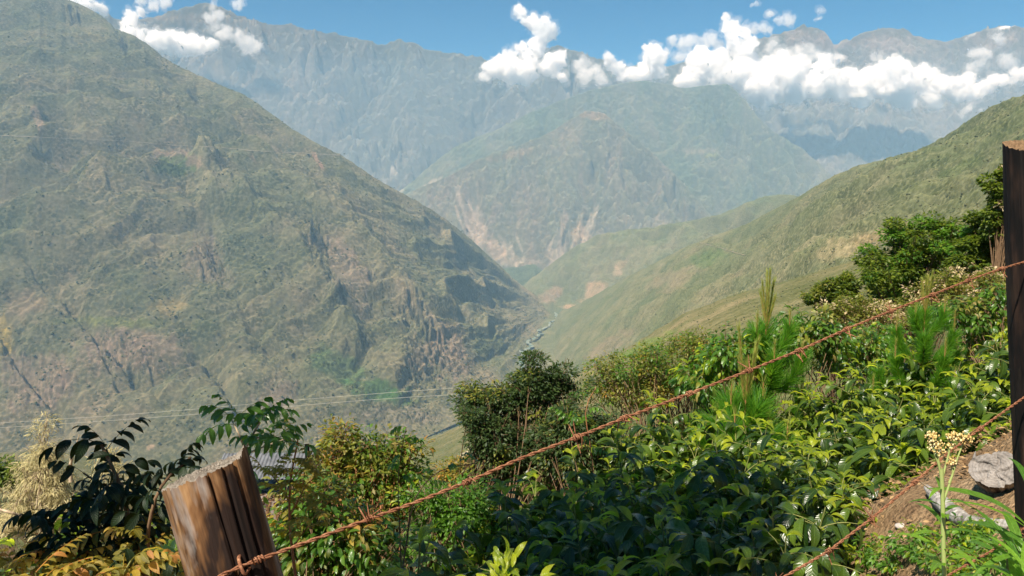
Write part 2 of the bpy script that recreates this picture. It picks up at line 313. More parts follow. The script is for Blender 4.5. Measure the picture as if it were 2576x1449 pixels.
spur = sheet('hill', M_right,
    crest=[(1300, 735, 6600), (1330, 706, 6500), (1380, 668, 6300), (1440, 625, 6100), (1500, 592, 5900), (1560, 580, 5700), (1640, 572, 5400), (1700, 560, 5200), (1760, 551, 5000), (1800, 543, 4900),
           (1850, 525, 4800), (1880, 509, 4700), (1930, 492, 4600), (1975, 488, 4500), (2010, 495, 4450), (2100, 510, 4400), (2300, 520, 4400)],
    base=[(1300, 6100, -905), (1400, 5600, -905), (1500, 4900, -880), (1700, 4100, -760), (2300, 3000, -500)],
    nu=240, nv=160, nb=12, px0=1310, px1=2250, gully=[(420, 80), (150, 26), (60, 9)], shear=-0.5, fine=(14, 2.5),
    palette=((0.15, 0.165, 0.09), (0.205, 0.195, 0.125), (0.13, 0.155, 0.075)), seed=5.7, shape=0.15, backlen=900, edge=0.3,
    patches=[(1500, 730, 26, 40, R(40), (0.4, 0.28, 0.2), 0.85), (1560, 670, 30, 12, R(-50), (0.38, 0.28, 0.2), 0.7), (1380, 745, 40, 20, R(-30), (0.3, 0.21, 0.16), 0.7),
             (1430, 772, 22, 6, 0, (0.42, 0.3, 0.2), 0.9), (1640, 610, 60, 12, R(-10), (0.12, 0.15, 0.07), 0.5)])

knoll = sheet('hill', M_left,
    crest=[(1220, 680, 7400), (1260, 676, 7350), (1300, 672, 7300), (1345, 664, 7300), (1375, 690, 7250), (1420, 705, 7200)],
    base=[(1220, 6700, -910), (1420, 6700, -910)], nu=60, nv=40, nb=8, px0=1225, px1=1418, gully=[(200, 20)], shear=0, fine=(30, 5),
    palette=((0.09, 0.12, 0.07), (0.11, 0.13, 0.08), (0.09, 0.12, 0.07)), seed=2.2, backlen=400)

pyramid = sheet('mountain', M_mid,
    crest=[(900, 560, 8300), (1000, 498, 8250), (1060, 472, 8200), (1130, 442, 8150), (1200, 402, 8150), (1260, 376, 8100), (1320, 361, 8100), (1380, 335, 8150), (1430, 306, 8250), (1475, 283, 8300),
           (1520, 287, 8350), (1560, 312, 8350), (1600, 348, 8350), (1650, 395, 8300), (1700, 440, 8250), (1750, 498, 8200), (1800, 555, 8150), (1900, 600, 8100)],
    base=[(900, 7450, -905), (1900, 7450, -905)], nu=330, nv=180, nb=12, px0=950, px1=1850, gully=[(520, 150), (180, 55), (80, 20)], shear=0.0, fine=(60, 10),
    palette=((0.16, 0.165, 0.115), (0.21, 0.18, 0.14), (0.14, 0.155, 0.10)), seed=6.6, shape=0.1, backlen=700, edge=0.2, warp=1.5, gstretch=2.6,
    lines=[([(1480, 300), (1390, 480), (1300, 690)], 26, 90), ([(1280, 380), (1200, 500), (1230, 620)], 16, -70), ([(1560, 330), (1500, 500), (1420, 640)], 22, -70), ([(1640, 400), (1570, 520), (1500, 600)], 16, 50)],
    patches=[(1290, 655, 80, 16, R(10), (0.38, 0.32, 0.25), 0.6), (1200, 580, 30, 50, R(-25), (0.46, 0.36, 0.28), 0.6), (1400, 640, 30, 22, R(-20), (0.42, 0.36, 0.29), 0.7), (1455, 590, 30, 26, R(-20), (0.55, 0.4, 0.28), 0.7),
             (1400, 603, 6, 24, R(19), (0.42, 0.365, 0.305), 0.44), (1153, 538, 3, 27, R(-19), (0.42, 0.365, 0.305), 0.55), (1416, 635, 5, 26, R(10), (0.42, 0.365, 0.305), 0.65), (1154, 546, 5, 26, R(-20), (0.42, 0.365, 0.305), 0.46), (1407, 648, 3, 47, R(18), (0.42, 0.365, 0.305), 0.57), (1264, 618, 4, 35, R(-23), (0.42, 0.365, 0.305), 0.49), (1492, 581, 3, 29, R(16), (0.42, 0.365, 0.305), 0.56), (1299, 671, 4, 33, R(-12), (0.42, 0.365, 0.305), 0.52), (1407, 621, 5, 28, R(14), (0.42, 0.365, 0.305), 0.62), (1157, 503, 6, 42, R(-20), (0.42, 0.365, 0.305), 0.50), (1499, 535, 4, 40, R(20), (0.42, 0.365, 0.305), 0.57), (1196, 556, 4, 48, R(-18), (0.42, 0.365, 0.305), 0.50), (1479, 584, 4, 23, R(15), (0.42, 0.365, 0.305), 0.50), (1180, 552, 5, 42, R(-27), (0.42, 0.365, 0.305), 0.44), (1495, 544, 3, 30, R(17), (0.42, 0.365, 0.305), 0.49), (1314, 676, 3, 29, R(-15), (0.42, 0.365, 0.305), 0.57), (1486, 551, 6, 39, R(15), (0.42, 0.365, 0.305), 0.66), (1206, 537, 6, 25, R(-27), (0.42, 0.365, 0.305), 0.51), (1474, 606, 6, 26, R(10), (0.42, 0.365, 0.305), 0.52), (1185, 525, 4, 39, R(-27), (0.42, 0.365, 0.305), 0.59), (1389, 608, 4, 30, R(22), (0.42, 0.365, 0.305), 0.66), (1170, 550, 4, 35, R(-15), (0.42, 0.365, 0.305), 0.47), (1427, 609, 6, 34, R(14), (0.42, 0.365, 0.305), 0.48), (1301, 670, 4, 21, R(-13), (0.42, 0.365, 0.305), 0.43), (1402, 629, 6, 47, R(14), (0.42, 0.365, 0.305), 0.48), (1205, 603, 3, 38, R(-18), (0.42, 0.365, 0.305), 0.52), (1487, 574, 6, 32, R(8), (0.42, 0.365, 0.305), 0.44), (1185, 587, 5, 29, R(-23), (0.42, 0.365, 0.305), 0.58), (1473, 583, 4, 40, R(20), (0.42, 0.365, 0.305), 0.62), (1286, 622, 6, 22, R(-16), (0.42, 0.365, 0.305), 0.63), (1406, 633, 3, 32, R(13), (0.42, 0.365, 0.305), 0.64), (1171, 583, 4, 42, R(-27), (0.42, 0.365, 0.305), 0.57), (1443, 613, 4, 45, R(19), (0.42, 0.365, 0.305), 0.42), (1306, 613, 3, 32, R(-20), (0.42, 0.365, 0.305), 0.62), (1471, 600, 4, 25, R(8), (0.42, 0.365, 0.305), 0.59), (1206, 604, 6, 20, R(-13), (0.42, 0.365, 0.305), 0.44), (1460, 559, 4, 21, R(15), (0.42, 0.365, 0.305), 0.51), (1280, 632, 5, 46, R(-28), (0.42, 0.365, 0.305), 0.50), (1379, 675, 6, 26, R(21), (0.42, 0.365, 0.305), 0.62), (1202, 552, 6, 23, R(-13), (0.42, 0.365, 0.305), 0.44), (1250, 630, 20, 34, R(-30), (0.48, 0.37, 0.29), 0.75), (1500, 290, 55, 14, R(5), (0.30, 0.21, 0.13), 0.8), (1300, 385, 70, 10, R(-12), (0.27, 0.2, 0.13), 0.7),
             (1420, 560, 10, 40, R(10), (0.5, 0.38, 0.3), 0.5), (1660, 560, 40, 20, 0, (0.4, 0.33, 0.28), 0.4)])

middle = sheet('mountain', M_mid,
    crest=[(850, 620, 9900), (980, 500, 9850), (1040, 455, 9800), (1090, 410, 9750), (1147, 368, 9700), (1200, 345, 9700), (1260, 322, 9700), (1330, 285, 9700), (1400, 258, 9700), (1470, 232, 9700),
           (1540, 214, 9700), (1600, 205, 9700), (1660, 208, 9700), (1720, 222, 9700), (1780, 214, 9650), (1824, 213, 9650), (1857, 246, 9600), (1914, 308, 9500), (1960, 340, 9500), (2015, 372, 9450), (2048, 400, 9400), (2100, 450, 9400), (2170, 500, 9400), (2300, 560, 9400)],
    base=[(850, 8300, -905), (2300, 8300, -905)], nu=380, nv=180, nb=12, px0=900, px1=2260, gully=[(800, 170), (260, 60), (110, 22)], shear=-0.1, fine=(70, 12),
    palette=((0.11, 0.135, 0.085), (0.155, 0.155, 0.11), (0.10, 0.125, 0.075)), seed=1.9, shape=0.1, backlen=800, edge=0.2, warp=1.5, gstretch=2.6,
    lines=[([(1830, 220), (1880, 280), (1960, 380)], 10, 70), ([(1820, 240), (1860, 300), (1900, 340)], 8, -60), ([(1620, 220), (1560, 300), (1480, 290)], 16, 50)],
    patches=[(1760, 380, 60, 8, 0, (0.3, 0.26, 0.2), 0.6), (1790, 390, 16, 6, 0, (0.3, 0.32, 0.1), 0.8), (1000, 480, 30, 10, R(-40), (0.5, 0.45, 0.4), 0.7), (1150, 350, 14, 10, 0, (0.4, 0.36, 0.3), 0.6), (1090, 460, 24, 8, R(-30), (0.5, 0.42, 0.34), 0.7)])

ROCKG, ROCKP = (0.155, 0.145, 0.125), (0.20, 0.175, 0.15)
far = sheet('mountain', M_far,
    crest=[(-200, 60, 12800), (150, 45, 12800), (271, 37, 12800), (302, 50, 12900), (348, 47, 12900), (395, 42, 13000), (436, 30, 13000), (516, 23, 13000), (570, 37, 13000), (616, 52, 13100), (655, 60, 13150), (690, 65, 13200), (717, 60, 13200), (770, 73, 13200),
           (863, 90, 13300), (906, 99, 13300), (945, 110, 13350), (973, 119, 13400), (1013, 107, 13400), (1050, 113, 13400), (1077, 125, 13400), (1137, 134, 13500), (1175, 136, 13550), (1211, 129, 13600), (1248, 148, 13700), (1278, 137, 13900), (1331, 124, 14000),
           (1405, 115, 14000), (1458, 134, 14000), (1499, 144, 14000), (1582, 166, 14000), (1616, 164, 14000), (1683, 167, 14000), (1713, 157, 14000), (1780, 131, 14000), (1827, 124, 14000), (1888, 100, 14000), (1941, 89, 14000), (1998, 75, 14000), (2021, 61, 14000), (2031, 66, 14000),
           (2058, 69, 14000), (2075, 80, 14000), (2103, 101, 14000), (2149, 84, 14000), (2229, 71, 14000), (2252, 72, 14000), (2283, 77, 14000), (2300, 97, 14000), (2318, 102, 14000), (2336, 119, 14000), (2383, 109, 14000), (2450, 82, 14000), (2483, 72, 14000), (2530, 64, 14000), (2564, 69, 14000), (2600, 95, 14000), (2700, 140, 14000), (3000, 150, 14000)],
    base=[(-200, 11250, -700), (3000, 11250, -700)], nu=800, nv=230, nb=16, px0=-100, px1=2900, gully=[(1100, 380), (420, 170), (160, 60), (70, 24)], shear=0.25, fine=(50, 14),
    palette=((0.11, 0.115, 0.10), ROCKG, (0.10, 0.11, 0.09)), seed=4.3, shape=-0.15, backlen=1500, back=0.7, edge=0.55, crest_rough=4.0, warp=1.9, gstretch=2.4,
    lines=[([(1246, 150), (1200, 260), (1130, 370), (1040, 470)], 40, -420), ([(520, 30), (640, 200), (800, 330), (990, 450)], 60, 260), ([(1000, 110), (1010, 230), (1060, 350)], 30, 160),
           ([(2340, 120), (2260, 240), (2180, 330), (2080, 440)], 36, 260), ([(2216, 281), (2190, 330), (2120, 420)], 24, 160), ([(2110, 100), (2080, 190), (2000, 300)], 34, -260)],
    patches=[(2050, 100, 110, 22, R(5), (0.22, 0.19, 0.17), 0.7), (2240, 110, 110, 26, R(5), (0.22, 0.19, 0.17), 0.7), (2500, 100, 80, 30, R(5), (0.22, 0.19, 0.17), 0.7),
             (2528, 68, 24, 4, R(-12), (0.8, 0.8, 0.82), 0.9), (2440, 92, 20, 3, R(-25), (0.6, 0.6, 0.62), 0.7), (620, 390, 40, 16, R(20), (0.24, 0.2, 0.15), 0.5), (480, 45, 120, 12, 0, (0.21, 0.17, 0.12), 0.7),
             (560, 180, 40, 20, R(40), (0.22, 0.18, 0.11), 0.6), (985, 430, 12, 10, R(30), (0.7, 0.62, 0.55), 0.8), (930, 375, 5, 14, R(-20), (0.5, 0.5, 0.5), 0.8), (2215, 340, 50, 40, 0, (0.17, 0.15, 0.13), 0.6)])

near = sheet('hillside', M_near,
    crest=[(-500, 1128, 1700), (0, 1140, 1600), (120, 1131, 1550), (220, 1150, 1500), (400, 1196, 1400), (600, 1192, 1350), (760, 1172, 1350), (950, 1150, 1350), (1030, 1122, 1350), (1080, 1104, 1330), (1160, 1070, 1300), (1260, 1030, 1250), (1400, 965, 1150),
           (1475, 930, 1100), (1600, 862, 1000), (1713, 792, 900), (1850, 740, 800), (2000, 700, 700), (2200, 640, 560), (2400, 560, 430), (2700, 430, 330), (3000, 330, 300)],
    base=[(-500, 70, -44), (0, 70, -40), (1000, 70, -31), (1288, 70, -29), (1500, 70, -28), (2000, 70, -24), (2576, 70, -14), (3000, 70, -6)],
    nu=420, nv=220, nb=16, px0=-420, px1=2960, gully=[(220, 16), (80, 6), (30, 2)], shear=-0.4, fine=(5, 0.7),
    palette=((0.12, 0.125, 0.06), (0.20, 0.17, 0.10), (0.095, 0.11, 0.045)), seed=9.3, shape=0.3, backlen=500, relief=60.0,
    patches=[(40, 1175, 60, 30, R(-10), (0.03, 0.05, 0.02), 0.8), (1190, 1130, 40, 7, R(-32), (0.55, 0.45, 0.36), 1.0), (1600, 880, 120, 14, R(-25), (0.14, 0.19, 0.05), 0.8), (60, 1150, 120, 10, 0, (0.24, 0.19, 0.1), 0.7)])

# valley floor and river
vf_x = np.linspace(-6500, 6500, 90); vf_y = np.linspace(1200, 10900, 90)
GX, GY = np.meshgrid(vf_x, vf_y)
GZ = -900 + 5 * fbm(GX / 400, GY / 400, 3)
me = mesh_np('valley_floor', np.stack([GX, GY, GZ], -1).reshape(-1, 3), grid_faces(90, 90))
kk = np.clip(0.5 + fbm(GX / 300, GY / 300, 3), 0, 1)[..., None]
set_col(me, 'Col', (np.array(GRN) * kk + np.array(OLV) * (1 - kk)).reshape(-1, 3))
vf = link('valley_floor', me, None, M_left); vf['kind'] = 'structure'

def ribbon(name, pts, width, mat, zoff=0.0, label=None):
    P = [Vector(p) for p in pts]; V = []; F = []
    for i, p in enumerate(P):
        t = (P[min(i + 1, len(P) - 1)] - P[max(i - 1, 0)]); t.z = 0; t.normalize(); nrm = Vector((-t.y, t.x, 0))
        w = width * (0.7 + 0.6 * random.random()) if not hasattr(width, '__len__') else width[i]
        V += [p + nrm * w / 2 + Vector((0, 0, zoff)), p - nrm * w / 2 + Vector((0, 0, zoff))]
        if i: F.append((2 * i - 2, 2 * i - 1, 2 * i + 1, 2 * i))
    me = mesh_np(name, np.array([list(v) for v in V]), np.array(F), False)
    o = link(name, me, None, mat); o['kind'] = 'structure'
    return o

def dense(pts, n, wob=0):
    out = []
    for k in range(len(pts) - 1):
        for j in range(n):
            t = j / n
            out.append((pts[k][0] * (1 - t) + pts[k + 1][0] * t + random.uniform(-wob, wob), pts[k][1] * (1 - t) + pts[k + 1][1] * t + random.uniform(-wob, wob)))
    out.append(pts[-1]); return out
random.seed(5)
n = NT('river_water')
t = n.n('TexNoise', {'Vector': n.n('NewGeometry').outputs['Position'], 'Scale': 0.05, 'Detail': 4.0}).outputs[0]
cc = n.ramp(t, [(0.42, (0.10, 0.17, 0.13)), (0.52, (0.19, 0.235, 0.18)), (0.62, (0.33, 0.35, 0.28))])
s = n.n('BsdfPrincipled', {'Base Color': cc, 'Roughness': 0.4}); n.link(s.outputs[0], n.out.inputs[0]); M_river = n.m
n = NT('gravel_road'); t = n.n('TexNoise', {'Vector': n.n('NewGeometry').outputs['Position'], 'Scale': 0.02, 'Detail': 3.0}).outputs[0]
s = n.n('BsdfDiffuse', {'Color': n.ramp(t, [(0.35, (0.15, 0.14, 0.095)), (0.65, (0.27, 0.23, 0.165))])}); n.link(s.outputs[0], n.out.inputs[0]); M_road = n.m

def shrubs_on(S, n_, r0, r1, label, seed, pymax=1449, pw=1.0, key=((0.03, 0.045, 0.018), (0.09, 0.10, 0.04))):
    rs = np.random.RandomState(seed); nr, nc = S['X'].shape
    i = rs.randint(1, nr - 1, n_ * 4); j = rs.randint(1, nc - 1, n_ * 4)
    dens = np.clip(0.5 + 1.3 * fbm(S['X'][i, j] / (60 * r0) + seed, S['Y'][i, j] / (60 * r0), 4), 0, 1)
    ok = (S['PY'][i, j] < pymax) & (S['PX'][i, j] > -150) & (S['PX'][i, j] < 2750) & (rs.rand(n_ * 4) < dens ** pw)
    i, j = i[ok][:n_], j[ok][:n_]; m = len(i)
    bm = bmesh.new(); bmesh.ops.create_icosphere(bm, subdivisions=1, radius=1.0); v = np.array([q.co[:] for q in bm.verts]); f = np.array([[q.index for q in t.verts] for t in bm.faces]); bm.free()
    P = np.stack([S['X'][i, j], S['Y'][i, j], S['Z'][i, j]], -1) + rs.normal(0, r1 * 3, (m, 3)) * [1, 1, 0]
    P[:, 2] += 0; r = rs.uniform(r0, r1, m) * rs.uniform(.6, 1.2, m)
    V = P[:, None] + v[None] * r[:, None, None] * np.array([1, 1, .8]) * (1 + .35 * rs.normal(0, 1, (m, len(v), 1)))
    me = mesh_np('hillside_shrubs', V.reshape(-1, 3), (f[None] + (np.arange(m) * len(v))[:, None, None]).reshape(-1, 3), False)
    n = NT('hillside_shrub_leaves'); r_ = n.n('NewGeometry').outputs['Random Per Island']
    n.link(n.n('BsdfDiffuse', {'Color': n.ramp(r_, [(0.0, key[0]), (1.0, key[1])])}).outputs[0], n.out.inputs[0])
    o = link('hillside_shrubs', me, None, n.m); tag(o, label, kind='stuff')
shrubs_on(left, 9000, 2.4, 5.0, 'dark shrubs dotted over the left mountain', 1)
shrubs_on(right, 10000, 0.7, 1.5, 'grey green shrubs dotted over the right hill', 2, 1000, key=((0.055, 0.07, 0.03), (0.14, 0.14, 0.07)))
shrubs_on(near, 6000, 0.25, 0.6, 'low shrubs on the slope below the plantation', 3, key=((0.05, 0.065, 0.03), (0.13, 0.13, 0.06)))
# ------------------------------------------------------------------ clouds: billowed closed surfaces hanging beyond the middle mountain
def cloud_mat(name, dens):
    """water vapour: a scattering volume, so rims are soft and thick parts are white"""
    n = NT(name)
    v = n.n('VolumeScatter', {'Color': (0.985, 0.975, 0.955, 1), 'Density': dens, 'Anisotropy': 0.0})
    n.link(v.outputs[0], n.out.inputs['Volume'])
    return n.m
M_cloud = cloud_mat('cloud_vapour', 0.020)
M_wisp = cloud_mat('thin_cloud_vapour', 0.006)
M_veil = cloud_mat('cloud_rim_vapour', 0.0022)
_ico = {}
def ico(sub):
    if sub not in _ico:
        bm = bmesh.new(); bmesh.ops.create_icosphere(bm, subdivisions=sub, radius=1.0)
        _ico[sub] = (np.array([v.co[:] for v in bm.verts]), np.array([[v.index for v in f.verts] for f in bm.faces])); bm.free()
    return _ico[sub]
def vnoise3(P, s):
    """3d gradient noise for cloud surfaces from three 2d slices"""
    x, y, z = P[:, 0] / s, P[:, 1] / s, P[:, 2] / s
    return (pn(x + 0.37 * z, y + 0.21 * z) + pn(y + 5 + 0.3 * x, z + 9) + pn(z + 3, x - 7 + 0.3 * y)) / 2.0
def cloud(puffs, fx, fy, depth, label, seed, thin=False, voxel=15.0, group='clouds along the far peaks'):
    rnd = random.Random(seed); Vs = []; Fs = []; off = 0
    mpp = depth / FPX
    cores = []
    for (zx, zy, zr) in puffs:
        px, py, r = fx[0] + zx * fx[1], fy[0] + zy * fy[1], zr * fx[1] * mpp
        p = at(px, py, depth + rnd.uniform(-0.5, 0.5) * r)
        cores.append((p, r * 0.92, 0))
    allp = []
    for p, r, l in cores:
        allp.append((p, r, 2))
        for k in range(11 if not thin else 8):
            d = Vector((rnd.gauss(0, 1), rnd.gauss(0, 1) - 0.5, rnd.gauss(0, 0.8) + 0.25)).normalized()
            r2 = r * rnd.uniform(0.25, 0.5); p2 = p + d * r * rnd.uniform(0.7, 0.9)
            allp.append((p2, r2, 1))
            for j in range(3):
                d2 = (d + Vector((rnd.gauss(0, 1), rnd.gauss(0, 1), rnd.gauss(0, 1))) * 0.8).normalized()
                allp.append((p2 + d2 * r2 * 0.9, r2 * rnd.uniform(0.3, 0.55), 1))
    for p, r, s in allp:
        v, f = ico(2 if s == 2 else 1)
        Vs.append(v * r + np.array(p[:])); Fs.append(f + off); off += len(v)
    me0 = mesh_np('cloud_hull', np.concatenate(Vs), np.concatenate(Fs))
    tmp = bpy.data.objects.new('cloud_tmp', me0); C.objects.link(tmp)
    md = tmp.modifiers.new('r', 'REMESH'); md.mode = 'VOXEL'; md.voxel_size = voxel; md.use_smooth_shade = True
    dg = bpy.context.evaluated_depsgraph_get(); dg.update()
    me = bpy.data.meshes.new_from_object(tmp.evaluated_get(dg)); bpy.data.objects.remove(tmp); bpy.data.meshes.remove(me0)
    n = len(me.vertices); co = np.zeros(n * 3); me.vertices.foreach_get('co', co); co = co.reshape(-1, 3)
    nr = np.zeros(n * 3, dtype=np.float32); me.vertex_normals.foreach_get('vector', nr); nr = nr.reshape(-1, 3)
    wv = np.stack([vnoise3(co + 900 * k, 190.0) for k in range(3)], -1) * 75 + np.stack([vnoise3(co - 700 * k, 70.0) for k in range(3)], -1) * 30
    co = co + wv
    d = 0
    for s, a in ((110, 40), (52, 30), (28, 18)):
        d = d + a * (0.55 - np.abs(vnoise3(co + s, s)) * 1.6)
    if thin: d = d * 0.8 - 8
    co = co + nr * d[:, None]
    ctr = co.mean(0); co -= ctr
    me.vertices.foreach_set('co', co.ravel()); me.polygons.foreach_set('use_smooth', np.ones(len(me.polygons), dtype=bool)); me.update()
    me.name = 'cloud'
    o = link('cloud', me, None, M_wisp if thin else M_cloud); o.location = ctr
    mv = me.copy(); mv.name = 'veil'; mv.materials.clear()
    vn = vnoise3(co + 333, 120.0) * 1.2 + vnoise3(co - 90, 48.0) * 0.8
    cv = co + nr * (18 + 62 * np.clip(vn + 0.2, -0.2, 1.2))[:, None]
    mv.vertices.foreach_set('co', cv.ravel()); mv.update(); link('veil', mv, o, M_veil)
    tag(o, label, 'cloud', group)
f3, f2, f1 = ((1713, .3349), (0, .3349)), ((862, .335), (0, .335)), ((0, .3348), (0, .3348))
cloud([(60, 600, 70), (150, 470, 110), (120, 560, 110), (250, 500, 110), (330, 560, 120), (300, 450, 70), (430, 560, 120), (420, 330, 80), (360, 210, 45), (320, 145, 28), (410, 205, 35), (440, 290, 80), (470, 370, 80), (500, 450, 80),
       (520, 560, 130), (600, 650, 140), (600, 740, 70), (500, 700, 70), (700, 560, 110), (780, 470, 80), (760, 620, 130), (880, 520, 90), (900, 640, 120), (850, 700, 80), (1000, 640, 110), (1050, 560, 80), (1080, 450, 50),
       (1150, 620, 100), (1200, 710, 60), (1250, 600, 80), (1300, 660, 90), (1350, 740, 60), (1400, 620, 90), (1500, 620, 120), (1560, 560, 90), (1650, 570, 105), (1640, 700, 110), (1690, 780, 45), (1780, 600, 105), (1850, 700, 90), (1880, 765, 55),
       (1950, 640, 85), (2050, 650, 80), (2100, 700, 70), (2130, 600, 60), (2250, 680, 65), (2330, 620, 60), (2400, 600, 50), (2500, 580, 40), (2570, 570, 40), (2660, 560, 50)], f3[0], f3[1], 11900,
      'long bank of bright white cumulus lying across the right hand peaks', 11)
cloud([(1350, 100, 36), (1400, 150, 42), (1460, 190, 55), (1510, 215, 65), (1555, 255, 45), (1500, 300, 60), (1470, 350, 55), (1460, 400, 45), (1340, 385, 45), (1390, 430, 55)], f2[0], f2[1], 11900, 'tall leaning puff of cloud rising above the central notch', 12)
cloud([(1080, 590, 36), (1150, 530, 70), (1200, 500, 70), (1250, 450, 50), (1300, 520, 80), (1380, 520, 70), (1350, 600, 45), (1420, 560, 40), (1240, 560, 50)], f2[0], f2[1], 11700, 'round white cloud below the tall leaning puff', 13)
cloud([(1530, 520, 45), (1580, 480, 60), (1640, 435, 42), (1600, 550, 45), (1650, 580, 28)], f2[0], f2[1], 11800, 'small curled cloud right of the round white one', 14)
cloud([(1800, 490, 50), (1830, 560, 55), (1900, 560, 50), (1930, 600, 45)], f2[0], f2[1], 11800, 'half transparent cloud in front of the dark central peak', 15, True)
cloud([(2000, 460, 40), (2060, 520, 50), (2100, 570, 45), (2180, 560, 50), (2230, 590, 40)], f2[0], f2[1], 11850, 'low soft cloud filling the saddle left of the cloud bank', 16)
cloud([(2330, 430, 80), (2310, 500, 80), (2350, 520, 60), (2280, 540, 50), (2400, 410, 45)], f2[0], f2[1], 11900, 'upright cream cloud standing in the saddle', 17)
cloud([(2480, 290, 36), (2550, 330, 45), (2530, 420, 36), (2620, 320, 45), (2700, 330, 45), (2750, 290, 55), (2800, 320, 40)], f2[0], f2[1], 12300, 'thin veil of cloud against the blue above the saddle', 18, True)
cloud([(520, 40, 18), (550, 32, 22), (572, 28, 14)], f3[0], f3[1], 12400, 'tiny wisp of cloud highest in the blue sky', 19, True)
cloud([(660, 110, 25), (730, 140, 35), (790, 155, 38), (850, 158, 25)], f3[0], f3[1], 12400, 'small torn cloud above the jagged peak', 20, True)
cloud([(500, 195, 30), (560, 215, 40), (620, 215, 45), (670, 215, 30)], f3[0], f3[1], 12350, 'flat cloud scrap left of the jagged peak', 21, True)
cloud([(1035, 85, 22), (1050, 130, 24)], f3[0], f3[1], 12400, 'small wisp alone right of the jagged peak', 22, True)
cloud([(2200, 390, 36), (2260, 420, 45), (2230, 480, 45), (2180, 500, 30)], f3[0], f3[1], 12300, 'soft cloud clinging to the rightmost peak', 23, True)
cloud([(2370, 275, 34), (2400, 300, 30), (2420, 450, 40), (2470, 470, 40)], f3[0], f3[1], 12300, 'faint cloud high on the rightmost peak', 24, True)
cloud([(1460, 430, 34), (1490, 450, 30)], f3[0], f3[1], 12300, 'faint wisp on the rock between two peaks', 25, True)
cloud([(680, 350, 45), (720, 400, 45), (800, 410, 40), (880, 400, 42), (960, 370, 45), (1000, 420, 40), (1090, 450, 42), (1180, 440, 40)], f3[0], f3[1], 12200, 'broken veil of cloud over the jagged peak', 26, True)
cloud([(2150, 820, 36), (2130, 850, 22), (2250, 835, 14)], f3[0], f3[1], 11500, 'small lone cloud below the right end of the bank', 27, True)
cloud([(2010, 730, 22), (2050, 720, 24), (2080, 708, 20)], f2[0], f2[1], 11400, 'tiny low cloud over the green middle ridge', 28, True)
cloud([(130, 690, 28), (180, 670, 22), (290, 700, 22)], f3[0], f3[1], 11500, 'thin shreds of cloud under the left end of the bank', 29, True)
G2 = 'clouds around the left hand peaks'
cloud([(560, 0, 55), (640, 25, 60), (720, 60, 45), (770, 95, 32)], f1[0], f1[1], 12300, 'white cloud touching the dark left mountain near the top', 30, group=G2)
cloud([(1050, 85, 26), (1000, 140, 45), (960, 190, 45), (930, 230, 40), (1010, 250, 45)], f1[0], f1[1], 12200, 'slanting cloud plume beside the left mountain', 31, group=G2)
cloud([(1080, 290, 50), (1170, 310, 75), (1250, 320, 80), (1350, 320, 75), (1430, 345, 75), (1520, 345, 55), (1590, 350, 34), (1350, 380, 45), (1250, 370, 50)], f1[0], f1[1], 12000, 'flat white cloud resting behind the left mountain', 32, group=G2)
cloud([(1050, 5, 40), (1150, 35, 50), (1250, 15, 55), (1190, 70, 25)], f1[0], f1[1], 12400, 'pale cloud cut by the top of the picture', 33, True, group=G2)
cloud([(1770, 35, 28), (1810, 42, 34)], f1[0], f1[1], 12400, 'small cloud puff alone in the sky over the left peaks', 34, True, group=G2)
cloud([(1605, 55, 22), (1580, 120, 34), (1640, 125, 40), (1620, 185, 34), (1590, 235, 15)], f1[0], f1[1], 12200, 'thin rising cloud in front of the left summit', 35, True, group=G2)
cloud([(1700, 255, 45), (1790, 280, 50), (1850, 345, 60), (1920, 345, 45)], f1[0], f1[1], 12100, 'soft double cloud right of the flat white one', 36, True, group=G2)
